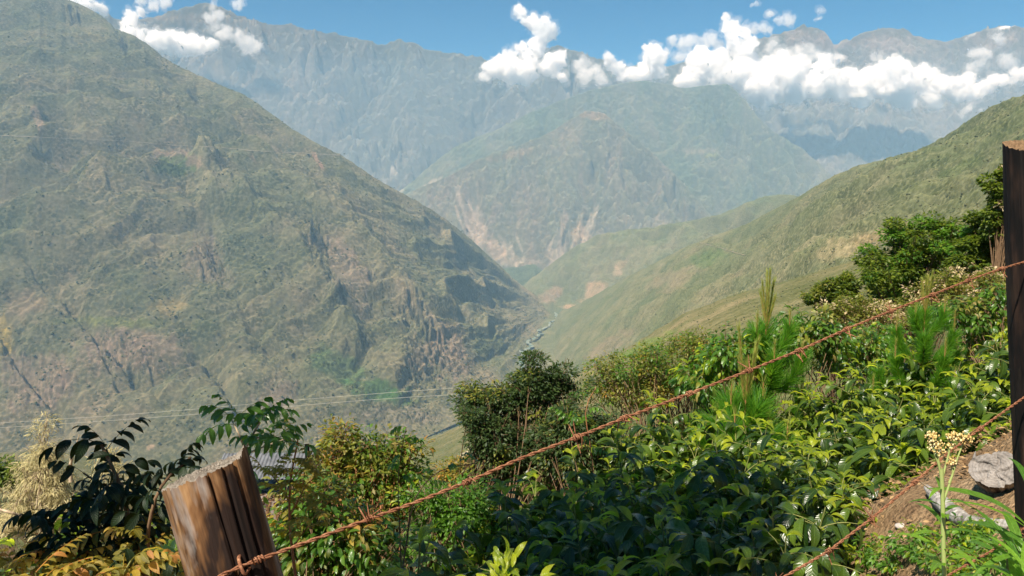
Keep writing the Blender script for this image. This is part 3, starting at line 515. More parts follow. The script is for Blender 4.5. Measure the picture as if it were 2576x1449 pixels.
# ------------------------------------------------------------------ near ground
def gz(x, y):
    x = np.asarray(x, float); y = np.asarray(y, float)
    z = -1.55 - 0.35 * y + np.where(x > 0, 0.55 * x, 0.25 * x)
    z = z - 0.12 * np.maximum(0, y - 8) * sstep(0, 8, x)
    z = z - 0.9 * np.maximum(sstep(2.3, 1.2, x - 0.12 * (y - 4)) * sstep(1.6, 3.2, y), 1.45 * sstep(5.0, 6.2, y))
    return z
def gzf(x, y): return float(gz(x, y))
def near_ground():
    n = NT('dry_litter_soil')
    pos = n.n('NewGeometry').outputs['Position']
    t1 = n.n('TexNoise', {'Vector': pos, 'Scale': 3.0, 'Detail': 6.0, 'Roughness': 0.65}).outputs[0]
    t2 = n.n('TexNoise', {'Vector': pos, 'Scale': 38.0, 'Detail': 5.0, 'Roughness': 0.7}).outputs[0]
    v = n.n('TexVoronoi', {'Vector': pos, 'Scale': 30.0}).outputs[0]
    c = n.ramp(t1, [(0.3, (0.22, 0.14, 0.08)), (0.5, (0.42, 0.28, 0.155)), (0.72, (0.55, 0.41, 0.25))])
    c = n.mix(0.6, c, n.mix(1.0, c, n.ramp(t2, [(0.3, 0.35), (0.7, 1.7)]), 'MULTIPLY'))
    far_c = n.mix(n.ramp(n.n('SeparateXYZ', {0: pos}).outputs[1], [(0.0, 0.0), (1.0, 1.0)]), c, (0.12, 0.125, 0.06))
    y = n.math('MULTIPLY', n.math('SUBTRACT', n.n('SeparateXYZ', {0: pos}).outputs[1], 9.0), 0.1)
    y = n.ramp(y, [(0.0, 0.0), (1.0, 1.0)])
    gr = n.ramp(n.n('TexNoise', {'Vector': pos, 'Scale': 1.2, 'Detail': 6.0}).outputs[0], [(0.35, (0.06, 0.08, 0.03)), (0.65, (0.18, 0.17, 0.08))])
    c = n.mix(y, c, gr)
    h = n.math('ADD', n.math('MULTIPLY', t2, 1.0), n.math('MULTIPLY', v, 0.5))
    b = n.n('Bump', {'Height': h, 'Strength': 1.0, 'Distance': 0.06}).outputs[0]
    n.link(n.n('BsdfDiffuse', {'Color': c, 'Normal': b}).outputs[0], n.out.inputs[0])
    nu, nv = 300, 260
    s = np.linspace(0, 1, nv)[:, None]; u = np.linspace(-1, 1, nu)[None, :]
    Y = -5 + 85 * s ** 2.2; X = u * (5 + 0.95 * np.maximum(Y + 3, 1)) + 0 * Y
    Y = Y + 0 * X
    Z = gz(X, Y) + 0.10 * fbm(X * 1.3, Y * 1.3, 4) + 0.03 * fbm(X * 6, Y * 6, 3)
    me = mesh_np('ground', np.stack([X, Y, Z], -1).reshape(-1, 3), grid_faces(nv, nu))
    o = link('ground', me, None, n.m); o['kind'] = 'structure'
near_ground()

# ------------------------------------------------------------------ plant kit
rng = np.random.RandomState(42)
def nrm(a): return a / (np.linalg.norm(a, axis=-1, keepdims=True) + 1e-9)
def leaf_tpl(seg=5, width=0.36, droop=0.9, fold=0.35, wav=0.0, sharp=0.9, up=0.25):
    """unit leaf along +Y, face up +Z, 3 vertices across"""
    V = []; UV = []; y = z = 0.0; ang = up
    for j in range(seg + 1):
        t = j / seg
        w = width * 0.5 * max(0.05, math.sin(math.pi * min(1, 0.04 + 0.95 * t ** sharp)) ** 0.85)
        wz = wav * math.sin(t * 19) * w
        V += [(-w, y, z + fold * w + wz), (0, y, z), (w, y, z + fold * w - wz)]
        UV += [(0, t), (0.5, t), (1, t)]
        ang = up - droop * ((j + 1) / seg) ** 1.2
        y += math.cos(ang) / seg; z += math.sin(ang) / seg
    F = []
    for j in range(seg):
        a = 3 * j; F += [(a, a + 1, a + 4, a + 3), (a + 1, a + 2, a + 5, a + 4)]
    return np.array(V), np.array(F), np.array(UV)
def frames(D, N, L):
    D = nrm(D); X = nrm(np.cross(D, N)); Nn = np.cross(X, D)
    L = np.asarray(L)[:, None, None] if np.ndim(L) else L
    return np.stack([X, D, Nn], -1) * L
class Acc:
    def __init__(s): s.V = []; s.F = []; s.U = []; s.o = 0
    def add(s, V, F, U=None):
        s.V.append(V); s.F.append(F + s.o); s.U.append(U if U is not None else np.zeros((len(V), 2))); s.o += len(V)
    def leaves(s, tpls, P, D, N, L):
        if len(P) == 0: return
        M = frames(D, N, L); k = rng.randint(len(tpls), size=len(P))
        for q, (V, F, U) in enumerate(tpls):
            m = k == q; n = m.sum()
            if not n: continue
            W = np.einsum('nij,vj->nvi', M[m], V) + P[m][:, None, :]
            s.add(W.reshape(-1, 3), (F[None] + (np.arange(n) * len(V))[:, None, None]).reshape(-1, 4), np.tile(U, (n, 1)))
    def tube(s, pts, rad, sides=6, cap=True):
        pts = np.array([list(p) for p in pts], float); n = len(pts)
        rad = np.broadcast_to(np.asarray(rad, float), (n,))
        T = nrm(np.gradient(pts, axis=0)); ref = np.array([0.13, 0.31, 0.94]) if abs(T[0][2]) < 0.8 else np.array([0.9, 0.2, 0.1])
        A = nrm(np.cross(T, ref)); B = np.cross(T, A)
        th = np.linspace(0, 2 * np.pi, sides, endpoint=False)
        V = pts[:, None] + rad[:, None, None] * (np.cos(th)[None, :, None] * A[:, None] + np.sin(th)[None, :, None] * B[:, None])
        i = np.arange(n - 1)[:, None] * sides; j = np.arange(sides)[None]; k = (j + 1) % sides
        F = np.stack([i + j, i + k, i + sides + k, i + sides + j], -1).reshape(-1, 4)
        U = np.stack([np.tile(np.linspace(0, 1, sides), n), np.repeat(np.linspace(0, 1, n), sides)], -1)
        s.add(V.reshape(-1, 3), F, U)
    def mesh(s, name, smooth=True):
        V = np.concatenate(s.V); F = np.concatenate(s.F); U = np.concatenate(s.U)
        me = mesh_np(name, V, F, smooth)
        uv = me.uv_layers.new(name='UVMap'); uv.data.foreach_set('uv', U[F.ravel()].astype(np.float32).ravel())
        return me

def leaf_mat(name, dark, light, trans, rough=0.38, spec=0.5, tamt=0.35, veins=0.6, var=0.0, dry=None):
    n = NT(name)
    isl = n.n('NewGeometry').outputs['Random Per Island']; ob = n.n('ObjectInfo').outputs['Random']
    r = n.math('FRACT', n.math('ADD', isl, ob))
    uv = n.n('UVMap').outputs[0]; sx = n.n('SeparateXYZ', {0: uv})
    au = n.math('ABSOLUTE', n.math('SUBTRACT', sx.outputs[0], 0.5))
    rib = n.ramp(au, [(0.0, 1.0), (0.05, 0.0)])
    wv = n.math('SINE', n.math('MULTIPLY', n.math('SUBTRACT', sx.outputs[1], n.math('MULTIPLY', au, 0.35)), 58.0))
    stops = [(0.0, dark), (0.6, [(a + b) / 2 for a, b in zip(dark, light)]), (0.93, light)]
    if dry: stops = [(0.0, dark), (0.55, [(a + b) / 2 for a, b in zip(dark, light)]), (0.8, light), (0.92, dry)]
    c = n.ramp(r, stops)
    pt = n.n('TexNoise', {'Vector': n.n('TexCoord').outputs['Object'], 'Scale': 25.0, 'Detail': 3.0}).outputs[0]
    c = n.mix(0.5, c, n.mix(1.0, c, n.ramp(pt, [(0.3, 0.6), (0.7, 1.4)]), 'MULTIPLY'))
    c = n.mix(n.math('MULTIPLY', rib, 0.55 * veins), c, [min(1, v * 1.6 + 0.05) for v in light])
    b = n.n('Bump', {'Height': wv, 'Strength': 0.35 * veins, 'Distance': 0.003}).outputs[0]
    p = n.n('BsdfPrincipled', {'Base Color': c, 'Roughness': rough, 'Specular IOR Level': spec, 'Normal': b}).outputs[0]
    tc = n.mix(0.55, trans, n.mix(1.0, c, (6.0, 6.0, 4.0), 'MULTIPLY'))
    t = n.n('BsdfTranslucent', {'Color': tc, 'Normal': b}).outputs[0]
    n.link(n.n('MixShader', {0: tamt, 1: p, 2: t}).outputs[0], n.out.inputs[0])
    return n.m
def bark_mat(name, a, b, sc=30.0, rough=0.9):
    n = NT(name); pos = n.n('TexCoord').outputs['Object']
    mp = n.n('Mapping', {0: pos, 3: (1, 1, 0.25)}).outputs[0]
    t = n.n('TexNoise', {'Vector': mp, 'Scale': sc, 'Detail': 5.0, 'Roughness': 0.65}).outputs[0]
    c = n.ramp(t, [(0.32, a), (0.66, b)])
    bb = n.n('Bump', {'Height': t, 'Strength': 0.7, 'Distance': 0.01}).outputs[0]
    n.link(n.n('BsdfPrincipled', {'Base Color': c, 'Roughness': rough, 'Specular IOR Level': 0.2, 'Normal': bb}).outputs[0], n.out.inputs[0])
    return n.m
LM = dict(
    coffee=leaf_mat('coffee_leaf', (0.011, 0.032, 0.006), (0.085, 0.14, 0.014), (0.30, 0.42, 0.02), 0.30, 0.5, 0.18),
    young=leaf_mat('young_coffee_leaf', (0.12, 0.17, 0.014), (0.31, 0.34, 0.02), (0.45, 0.55, 0.05), 0.35, 0.5, 0.45),
    inga=leaf_mat('glossy_leaflet', (0.030, 0.085, 0.012), (0.10, 0.19, 0.02), (0.22, 0.42, 0.03), 0.30, 0.55, 0.32),
    shade=leaf_mat('painted_shade_leaflet', (0.006, 0.014, 0.004), (0.014, 0.030, 0.007), (0.06, 0.12, 0.015), 0.5, 0.25, 0.1),  # near-black leaf colour stands in for shade over the left sapling
    cassia=leaf_mat('yellowing_leaflet', (0.12, 0.12, 0.02), (0.33, 0.24, 0.035), (0.5, 0.42, 0.06), 0.5, 0.35, 0.35, dry=(0.36, 0.17, 0.05)),
    olive=leaf_mat('olive_leaf', (0.05, 0.08, 0.013), (0.20, 0.21, 0.025), (0.32, 0.36, 0.05), 0.42, 0.45, 0.3, dry=(0.24, 0.19, 0.06)),
    bright=leaf_mat('bright_small_leaf', (0.03, 0.085, 0.012), (0.11, 0.22, 0.02), (0.3, 0.5, 0.04), 0.38, 0.5, 0.35),
    darktree=leaf_mat('dark_tree_leaf', (0.028, 0.06, 0.008), (0.15, 0.19, 0.018), (0.22, 0.32, 0.03), 0.5, 0.35, 0.25, veins=0),
    feather=leaf_mat('feathery_leaf', (0.018, 0.040, 0.012), (0.06, 0.095, 0.025), (0.2, 0.28, 0.06), 0.5, 0.35, 0.25, veins=0),
    pale=leaf_mat('lichen_twig', (0.30, 0.26, 0.13), (0.52, 0.46, 0.25), (0.4, 0.36, 0.2), 0.85, 0.1, 0.15, veins=0),
    cream=leaf_mat('cream_seed_head', (0.32, 0.25, 0.14), (0.55, 0.45, 0.28), (0.4, 0.34, 0.2), 0.85, 0.1, 0.2, veins=0),
    needle=leaf_mat('pine_needle', (0.035, 0.13, 0.012), (0.13, 0.26, 0.02), (0.3, 0.5, 0.04), 0.45, 0.4, 0.35, veins=0),
    candle=leaf_mat('pine_candle_needle', (0.16, 0.22, 0.03), (0.36, 0.34, 0.10), (0.45, 0.5, 0.1), 0.5, 0.3, 0.3, veins=0),
    lance=leaf_mat('long_grass_leaf', (0.05, 0.13, 0.015), (0.14, 0.27, 0.025), (0.3, 0.55, 0.05), 0.4, 0.45, 0.35),
    shrubfar=leaf_mat('hillside_bush_leaf', (0.03, 0.05, 0.015), (0.09, 0.11, 0.03), (0.2, 0.26, 0.05), 0.7, 0.2, 0.2, veins=0))
BK = dict(brown=bark_mat('brown_bark', (0.09, 0.055, 0.03), (0.25, 0.16, 0.09)), pale=bark_mat('pale_bark', (0.30, 0.22, 0.13), (0.6, 0.48, 0.32)),
          green=bark_mat('green_twig', (0.10, 0.12, 0.03), (0.26, 0.26, 0.09)), red=bark_mat('reddish_twig', (0.22, 0.09, 0.04), (0.42, 0.2, 0.09)))
def up_jit(n, k=0.5):
    a = rng.normal(0, k, (n, 3)); a[:, 2] = 1; return a

LT_coffee = [leaf_tpl(6, 0.36, 1.2, 0.30, 0.12), leaf_tpl(6, 0.40, 1.6, 0.35, 0.16, up=.4), leaf_tpl(6, 0.34, 0.8, 0.25, 0.14, up=0.1)]
LT_young = [leaf_tpl(6, 0.30, 1.6, 0.45, 0.10, up=0.7), leaf_tpl(6, 0.34, 1.3, 0.4, 0.12, up=0.6)]
LT_small = [leaf_tpl(2, 0.42, 0.7, 0.3), leaf_tpl(2, 0.5, 0.3, 0.25)]
LT_med = [leaf_tpl(4, 0.40, 0.8, 0.3), leaf_tpl(4, 0.45, 1.1, 0.3)]
LT_tiny = [leaf_tpl(2, 0.55, 0.2, 0.25, up=0.1)]
LT_lance = [leaf_tpl(8, 0.13, 1.3, 0.45, up=0.5), leaf_tpl(8, 0.11, 0.8, 0.45, up=0.3)]
def single_meshes(tpls, name, mat):
    out = []
    for k, (V, F, U) in enumerate(tpls):
        a = Acc(); a.add(V, F, U); me = a.mesh(name); me.materials.append(mat); out.append(me)
    return out
SINGLE = {}
def leaf_objects(root, name, key, tpls, P, D, N, L):
    """every leaf an object of its own under its plant"""
    if (name, key) not in SINGLE: SINGLE[(name, key)] = single_meshes(tpls, name, LM[key])
    ms = SINGLE[(name, key)]; M = frames(D, N, L)
    for i in range(len(P)):
        o = bpy.data.objects.new(name, ms[rng.randint(len(ms))]); C.objects.link(o); o.parent = root
        m = Matrix(M[i].tolist()).to_4x4(); m.translation = Vector(P[i]); o.matrix_local = m
def copy_tree(o, parent=None):
    c = o.copy(); C.objects.link(c)
    if parent: c.parent = parent
    for ch in KIDS.get(o.name, None) or [k for k in o.children]:
        copy_tree(ch, c)
    return c
KIDS = {}
class Plant:
    """a plant prototype: an empty with its parts; the first placement moves it, later ones copy it"""
    def __init__(s, name, cat):
        s.root = empty(name, (0, 0, 0), None, cat); s.used = False; s.cat = cat; s.kids = None
    def part(s, acc, name, mat, stuff=False):
        o = link(name, acc.mesh(name), s.root, mat)
        if stuff: o['kind'] = 'stuff'
        return o
    def place(s, loc, rot, sc, label, group=None):
        if not s.used:
            r = s.root; s.used = True; s.kids = [(k, list(k.children)) for k in s.root.children]
        else:
            r = s.root.copy(); C.objects.link(r)
            for k, g in s.kids:
                c = k.copy(); C.objects.link(c); c.parent = r
                for q in g:
                    d = q.copy(); C.objects.link(d); d.parent = c
        r.location = loc; r.rotation_euler = (0, 0, rot); r.scale = (sc, sc, sc)
        r['label'] = label; r['category'] = s.cat
        if group: r['group'] = group
        elif 'group' in r: del r['group']
        return r

# --- coffee bush
def coffee_bush(h, r, nsing, seed, key='coffee', leafL=0.175, dens=0.9):
    global rng
    rng = np.random.RandomState(seed); rnd = random.Random(seed)
    pl = Plant('coffee_bush', 'coffee bush'); br = Acc()
    P = []; D = []; N = []; L = []; YP = []; YD = []; YN = []; YL = []
    for s in range(4):
        a0 = s * 1.57 + rnd.uniform(-.4, .4); lean = rnd.uniform(0.1, 0.3)
        hh = h * rnd.uniform(0.82, 1.0)
        def stem(t): return Vector((math.cos(a0) * lean * h * t ** 1.3 * 0.8, math.sin(a0) * lean * h * t ** 1.3 * 0.8, hh * t))
        br.tube([stem(t / 6) for t in range(7)], np.linspace(0.012, 0.004, 7), 5)
        nn = int(hh * 0.85 / 0.11 * dens); az = rnd.uniform(0, 6)
        for k in range(nn):
            t = 0.16 + 0.82 * k / nn; az += 1.57 + rnd.uniform(-.35, .35)
            base = stem(t)
            for sd in (0, math.pi):
                a = az + sd; Lb = r * (1.0 - 0.55 * max(0, t - 0.3) / 0.7) * rnd.uniform(0.75, 1.1)
                pts = []; el = rnd.uniform(0.35, 0.95); p = base.copy(); ns = max(4, int(Lb / 0.06))
                for q in range(ns + 1):
                    pts.append(p.copy()); d = Vector((math.cos(a) * math.cos(el), math.sin(a) * math.cos(el), math.sin(el)))
                    p = p + d * Lb / ns; el -= 0.85 / ns; a += rnd.uniform(-.05, .05)
                br.tube(pts, np.linspace(0.005, 0.0022, len(pts)), 4)
                for q in range(max(1, int(ns * 0.3)), ns + 1):
                    T = (pts[q] - pts[q - 1]).normalized(); S = T.cross(Vector((0, 0, 1))).normalized()
                    for sg in (-1, 1):
                        if rnd.random() < 0.15: continue
                        d = S * sg * 0.8 + T * rnd.uniform(0.2, 0.9) + Vector((0, 0, rnd.uniform(-1.0, .05)))
                        tip = q >= ns - 0 or (q == ns - 1 and rnd.random() < .5)
                        if tip and rnd.random() < 0.6:
                            YP.append(pts[q]); YD.append(d + T * .6 + Vector((0, 0, .3))); YN.append(Vector((rnd.gauss(0, .3), rnd.gauss(0, .3), 1))); YL.append(leafL * rnd.uniform(.6, .95))
                        else:
                            P.append(pts[q]); D.append(d); N.append(Vector((rnd.gauss(0, .3), rnd.gauss(0, .3), 1))); L.append(leafL * rnd.uniform(.75, 1.2))
        top = stem(1.0)
        for k in range(4):
            a = rnd.uniform(0, 6.28); YP.append(top); YD.append(Vector((math.cos(a), math.sin(a), rnd.uniform(-.3, .8)))); YN.append(Vector((-math.cos(a) * .4, -math.sin(a) * .4, 1))); YL.append(leafL * rnd.uniform(.35, .95))
    A = lambda q: np.array([list(v) for v in q])
    P, D, N, L, YP, YD, YN, YL = A(P), A(D), A(N), np.array(L), A(YP), A(YD), A(YN), np.array(YL)
    pl.part(br, 'branches', BK['green'])
    score = P[:, 2] / h + 0.6 * np.hypot(P[:, 0], P[:, 1]) / r; o = np.argsort(-score); ns_ = min(nsing, len(o)); i, j = o[:ns_], o[ns_:]
    leaf_objects(pl.root, 'leaf', key, LT_coffee, P[i], D[i], N[i], L[i])
    f = Acc(); f.leaves(LT_coffee, P[j], D[j], N[j], L[j]); pl.part(f, 'foliage', LM[key], True)
    o = np.argsort(-YP[:, 2]); ys = min(nsing // 2, len(o)); i, j = o[:ys], o[ys:]
    leaf_objects(pl.root, 'young_leaf', 'young', LT_young, YP[i], YD[i], YN[i], YL[i])
    if len(j):
        f = Acc(); f.leaves(LT_young, YP[j], YD[j], YN[j], YL[j]); pl.part(f, 'young_foliage', LM['young'], True)
    return pl

# --- shrub or tree whose leaves sit in clumps at the ends of limbs
def clump_plant(name, cat, h, crowns, nleaf, leafL, tpls, key, seed, bark='brown', trunk_r=0.03, clump_r=0.16, ncl=40, droop=0.3, flat=0.75, trunk_top=0.5, lean=(0, 0), key2=None, frac2=0.0, multi=1, nsing=0, sparse=0.0, twig=0.003, key3=None, frac3=0, bark2=None):
    """crowns: list of (x, y, z, rx, ry, rz) ellipsoids; returns a Plant with trunk, branches and crown"""
    global rng
    rng = np.random.RandomState(seed); rnd = random.Random(seed)
    pl = Plant(name, cat); tr = Acc(); br = Acc()
    vol = np.array([c[3] * c[4] * c[5] for c in crowns]) ** 0.67; vol = vol / vol.sum()
    cl = []
    for c, w in zip(crowns, vol):
        m = max(3, int(ncl * w)); u = nrm(rng.normal(0, 1, (m, 3))); rr = rng.uniform(0.35, 1.0, (m, 1)) ** 0.55
        q = u * rr * np.array(c[3:6]) * (1 + rng.normal(0, .10, (m, 1))) + np.array(c[:3]); cl.append(q)
    cl = np.concatenate(cl)
    bases = []
    for k in range(multi):
        a = k * 6.28 / multi + rnd.uniform(0, 1); e = 0.0 if multi == 1 else 0.22 * h
        top = Vector((lean[0] + math.cos(a) * e, lean[1] + math.sin(a) * e, h * trunk_top))
        pts = [Vector((0, 0, 0)).lerp(top, t / 6) + Vector((rnd.uniform(-1, 1), rnd.uniform(-1, 1), 0)) * 0.012 * h * (1 if 0 < t < 6 else 0) for t in range(7)]
        tr.tube(pts, np.linspace(trunk_r, trunk_r * 0.6, 7), 7); bases.append((pts, top))
    for q in cl:
        pts, top = bases[rnd.randrange(multi)]; k = rnd.randint(3, 6); a = pts[k]; b = Vector(q)
        mid = a.lerp(b, 0.5) + Vector((0, 0, 0.12 * (b - a).length)) + Vector((rnd.uniform(-1, 1), rnd.uniform(-1, 1), rnd.uniform(-1, 1))) * 0.08 * (b - a).length
        bp = [a * (1 - t) ** 2 + mid * 2 * t * (1 - t) + b * t * t for t in (0, .2, .4, .6, .8, 1)]
        br.tube(bp, np.linspace(trunk_r * 0.38, twig, 6), 4)
        for j in range(3):
            d = Vector((rnd.gauss(0, 1), rnd.gauss(0, 1), rnd.gauss(0.3, .7))).normalized() * clump_r
            br.tube([bp[4], bp[5] + d * .5, bp[5] + d], [twig, twig * .8, twig * .5], 3)
    pl.part(tr, 'trunk', BK[bark]); pl.part(br, 'branches', BK[bark2 or bark])
    n = nleaf; ci = rng.randint(len(cl), size=n); u = nrm(rng.normal(0, 1, (n, 3)))
    crs = clump_r * rng.uniform(0.6, 1.25, len(cl))[ci][:, None]
    off = u * crs * rng.uniform(0.25, 1.0, (n, 1)) ** 0.5; off[:, 2] *= flat
    P = cl[ci] + off; cc = np.array(crowns)[:, :3].mean(0)
    D = u * 0.9 + nrm(cl[ci] - cc) * 0.35 + rng.normal(0, .45, (n, 3)); D[:, 2] = D[:, 2] * 0.6 - droop
    N = up_jit(n, 0.45) + u * 0.3; L = leafL * rng.uniform(0.65, 1.25, n)
    ks = rng.rand(len(cl))[ci]                                   # whole clumps share a colour now and then
    sel2 = (ks < frac2) & (rng.rand(n) < 0.85); sel3 = (ks > 1 - frac3) & (rng.rand(n) < .85)
    for kk, m, nm in ((key, ~(sel2 | sel3), 'foliage'), (key2, sel2, 'new_foliage'), (key3, sel3, 'dry_foliage')):
        if kk is None or m.sum() == 0: continue
        idx = np.where(m)[0]
        if nsing and nm == 'foliage':
            o = np.argsort(-(P[idx, 2] + 0.4 * np.linalg.norm(off[idx], axis=1))); s_ = idx[o[:nsing]]; idx = idx[o[nsing:]]
            leaf_objects(pl.root, 'leaf', kk, tpls, P[s_], D[s_], N[s_], L[s_])
        if len(idx) == 0: continue
        f = Acc(); f.leaves(tpls, P[idx], D[idx], N[idx], L[idx]); pl.part(f, nm, LM[kk], True)
    return pl

# --- plants with pinnate leaves: every frond a part
def frond_mesh(Lf, pairs, leafletL, tpls, droop, seed, name='frond', hang=0.5, curl=0.0):
    global rng
    rng = np.random.RandomState(seed); a = Acc()
    pts = []; y = z = 0.0; ang = 0.45
    for k in range(pairs * 2 + 1):
        t = k / (pairs * 2); pts.append((curl * t * t * Lf, y, z)); ang = 0.45 - droop * t; y += math.cos(ang) * Lf / (pairs * 2); z += math.sin(ang) * Lf / (pairs * 2)
    pts = np.array(pts); a.tube(pts, np.linspace(0.0022, 0.001, len(pts)), 4)
    P = []; D = []; N = []; L = []
    for k in range(2, pairs * 2 + 1, 2):
        T = nrm(pts[k] - pts[k - 1])
        for sg in (-1, 1):
            P.append(pts[k]); D.append(np.array([sg, 0.45, 0]) + T * 0.3 + np.array([0, 0, -hang]) + rng.normal(0, .12, 3)); N.append(np.array([sg * 0.35 * hang, 0, 1]) + rng.normal(0, .2, 3))
            L.append(leafletL * (0.7 + 0.5 * math.sin(math.pi * (k / (pairs * 2)) ** .8)) * rng.uniform(.85, 1.12))
    P.append(pts[-1]); D.append(T + np.array([0, 0, -.3])); N.append(np.array([0, 0, 1.0])); L.append(leafletL)
    a.leaves(tpls, np.array(P), np.array(D), np.array(N), np.array(L))
    return a.mesh(name)
def frond_plant(name, cat, stems, fmeshes, key, seed, nf, bark, twig_r=0.006, scale=(0.8, 1.15), el=(-0.2, 0.8), start=0.3):
    """stems: list of polylines (Vectors, local); fronds stand along the outer part of each"""
    rnd = random.Random(seed); pl = Plant(name, cat); a = Acc()
    for st, rr in stems: a.tube(st, np.linspace(rr, rr * 0.45, len(st)), 6)
    pl.part(a, 'stem', BK[bark])
    for me in fmeshes:
        if not me.materials: me.materials.append(LM[key])
    for st, rr in stems:
        az = rnd.uniform(0, 6)
        for k in range(nf):
            t = start + (1 - start) * (k + 1) / nf; f = t * (len(st) - 1); i = min(int(f), len(st) - 2)
            p = st[i].lerp(st[i + 1], f - i); az += 2.4 + rnd.uniform(-.4, .4); e = rnd.uniform(*el) + 0.3 * t
            o = bpy.data.objects.new('frond', rnd.choice(fmeshes)); C.objects.link(o); o.parent = pl.root
            o.location = p; o.rotation_euler = (e - 0.3, rnd.uniform(-.3, .3), az); s = rnd.uniform(*scale); o.scale = (s, s, s)
    return pl
def wob(a, b, n, w, rnd):
    return [a.lerp(b, t / n) + (Vector((rnd.uniform(-1, 1), rnd.uniform(-1, 1), rnd.uniform(-1, 1))) * w if 0 < t < n else Vector((0, 0, 0))) for t in range(n + 1)]

# --- young pine
def pine(h, seed, key='needle'):
    global rng
    rng = np.random.RandomState(seed); rnd = random.Random(seed); pl = Plant('young_pine', 'pine sapling'); tr = Acc(); nd = Acc(); cd = Acc()
    tpl = [(np.array([(-.017, 0, 0), (.017, 0, 0), (.006, 1, 0), (-.006, 1, 0)], float), np.array([[0, 1, 2, 3]]), np.array([(0, 0), (1, 0), (1, 1), (0, 1)], float))]
    tr.tube([(0, 0, 0), (0.01, 0, h * .4), (-0.01, 0.01, h * .75), (0, 0, h)], [0.02, 0.014, 0.009, 0.004], 7)
    def brush(pts, acc, dens, nl, spread, kk=1.0):
        P = []; D = []
        for i in range(len(pts) - 1):
            m = int(dens * (pts[i + 1] - pts[i]).length); T = (pts[i + 1] - pts[i]).normalized()
            for q in range(m):
                u = Vector((rnd.gauss(0, 1), rnd.gauss(0, 1), rnd.gauss(0, 1))); u = (u - T * u.dot(T)).normalized()
                P.append(pts[i].lerp(pts[i + 1], rnd.random())); D.append(T * 1.0 + u * spread * rnd.uniform(.6, 1.3) + Vector((0, 0, -.12)))
        P = np.array([list(v) for v in P]); D = np.array([list(v) for v in D])
        acc.leaves(tpl, P, D, up_jit(len(P), 1.0), nl * rng.uniform(.7, 1.15, len(P)))
    brush([Vector((0, 0, h * .45)), Vector((0, 0, h * .95))], nd, 1500, 0.14, 0.8)
    lv = 0.15
    while lv < 0.97:
        m = rnd.randint(3, 5); a0 = rnd.uniform(0, 6)
        for k in range(m):
            a = a0 + k * 6.28 / m + rnd.uniform(-.3, .3); Lb = h * 0.46 * (1.05 - lv) * rnd.uniform(.7, 1.2) + 0.08; p = Vector((0, 0, h * lv)); pts = [p]; el = 0.25
            for q in range(5):
                el += 0.22; pts.append(pts[-1] + Vector((math.cos(a) * math.cos(el), math.sin(a) * math.cos(el), math.sin(el))) * Lb / 5)
            tr.tube(pts, np.linspace(0.007, 0.003, 6), 5); brush(pts[1:], nd, 2600, 0.12, 0.7)
            if rnd.random() < .75:
                c0 = pts[-1]; c1 = c0 + Vector((0, 0, rnd.uniform(.08, .2))) * h / 1.5; tr.tube([c0, c1], [0.004, 0.002], 5); brush([c0, c1], cd, 900, 0.05, 0.3)
        lv += 0.17
    for k in range(6):
        a = k * 1.05; c0 = Vector((0.0, 0, h * .94)); c1 = c0 + Vector((math.cos(a) * .05, math.sin(a) * .05, rnd.uniform(.2, .42)))
        tr.tube([c0, c1], [0.005, 0.002], 5); brush([c0, c1], cd, 1500, 0.05, 0.22)
    pl.part(tr, 'trunk', BK['red']); pl.part(nd, 'needles', LM['needle'], True); pl.part(cd, 'candles', LM['candle'], True)
    return pl
def foot(px, depth, py=900):
    x, z = ray(px, py); return Vector((x * depth, depth, gzf(x * depth, depth)))
def height_to(px, py, depth):
    p = at(px, py, depth); return p.z - gzf(p.x, p.y)
# ------------------------------------------------------------------ fence posts
def wood_mat(name, dark, mid, light, grey, k_grey, axis_scale=(1, 1, 0.06)):
    n = NT(name); pos = n.n('TexCoord').outputs['Object']
    mp = n.n('Mapping', {0: pos, 3: axis_scale}).outputs[0]
    t = n.n('TexNoise', {'Vector': mp, 'Scale': 60.0, 'Detail': 6.0, 'Roughness': 0.65, 'Distortion': 0.3}).outputs[0]
    mp2 = n.n('Mapping', {0: pos, 3: (1, 1, 0.30)}).outputs[0]
    p = n.n('TexNoise', {'Vector': mp2, 'Scale': 17.0, 'Detail': 4.0, 'Roughness': 0.6, 'Distortion': 0.4}).outputs[0]
    mp3 = n.n('Mapping', {0: pos, 1: (3.1, 0.7, 0.2), 3: (1, 1, 0.22)}).outputs[0]
    g = n.n('TexNoise', {'Vector': mp3, 'Scale': 13.0, 'Detail': 5.0, 'Roughness': 0.6, 'Distortion': 0.5}).outputs[0]
    c = n.ramp(p, [(0.45, dark), (0.53, mid), (0.66, light)])
    c = n.mix(0.75, c, n.mix(1.0, c, n.ramp(t, [(0.32, 0.2), (0.5, 1.0), (0.68, 1.9)]), 'MULTIPLY'))
    c = n.mix(n.ramp(g, [(0.52, 0.0), (0.60, k_grey)]), c, n.mix(t, [v * 0.55 for v in grey], [v * 1.35 for v in grey]))
    b = n.n('Bump', {'Height': t, 'Strength': 0.9, 'Distance': 0.003}).outputs[0]
    n.link(n.n('BsdfPrincipled', {'Base Color': c, 'Roughness': 0.75, 'Specular IOR Level': 0.25, 'Normal': b}).outputs[0], n.out.inputs[0])
    return n.m
def end_mat(name, a, b_, sc=140.0):
    n = NT(name); pos = n.n('TexCoord').outputs['Object']
    t = n.n('TexNoise', {'Vector': pos, 'Scale': sc, 'Detail': 6.0, 'Roughness': 0.75}).outputs[0]
    c = n.ramp(t, [(0.3, a), (0.7, b_)])
    b = n.n('Bump', {'Height': t, 'Strength': 1.0, 'Distance': 0.006}).outputs[0]
    n.link(n.n('BsdfDiffuse', {'Color': c, 'Normal': b}).outputs[0], n.out.inputs[0]); return n.m
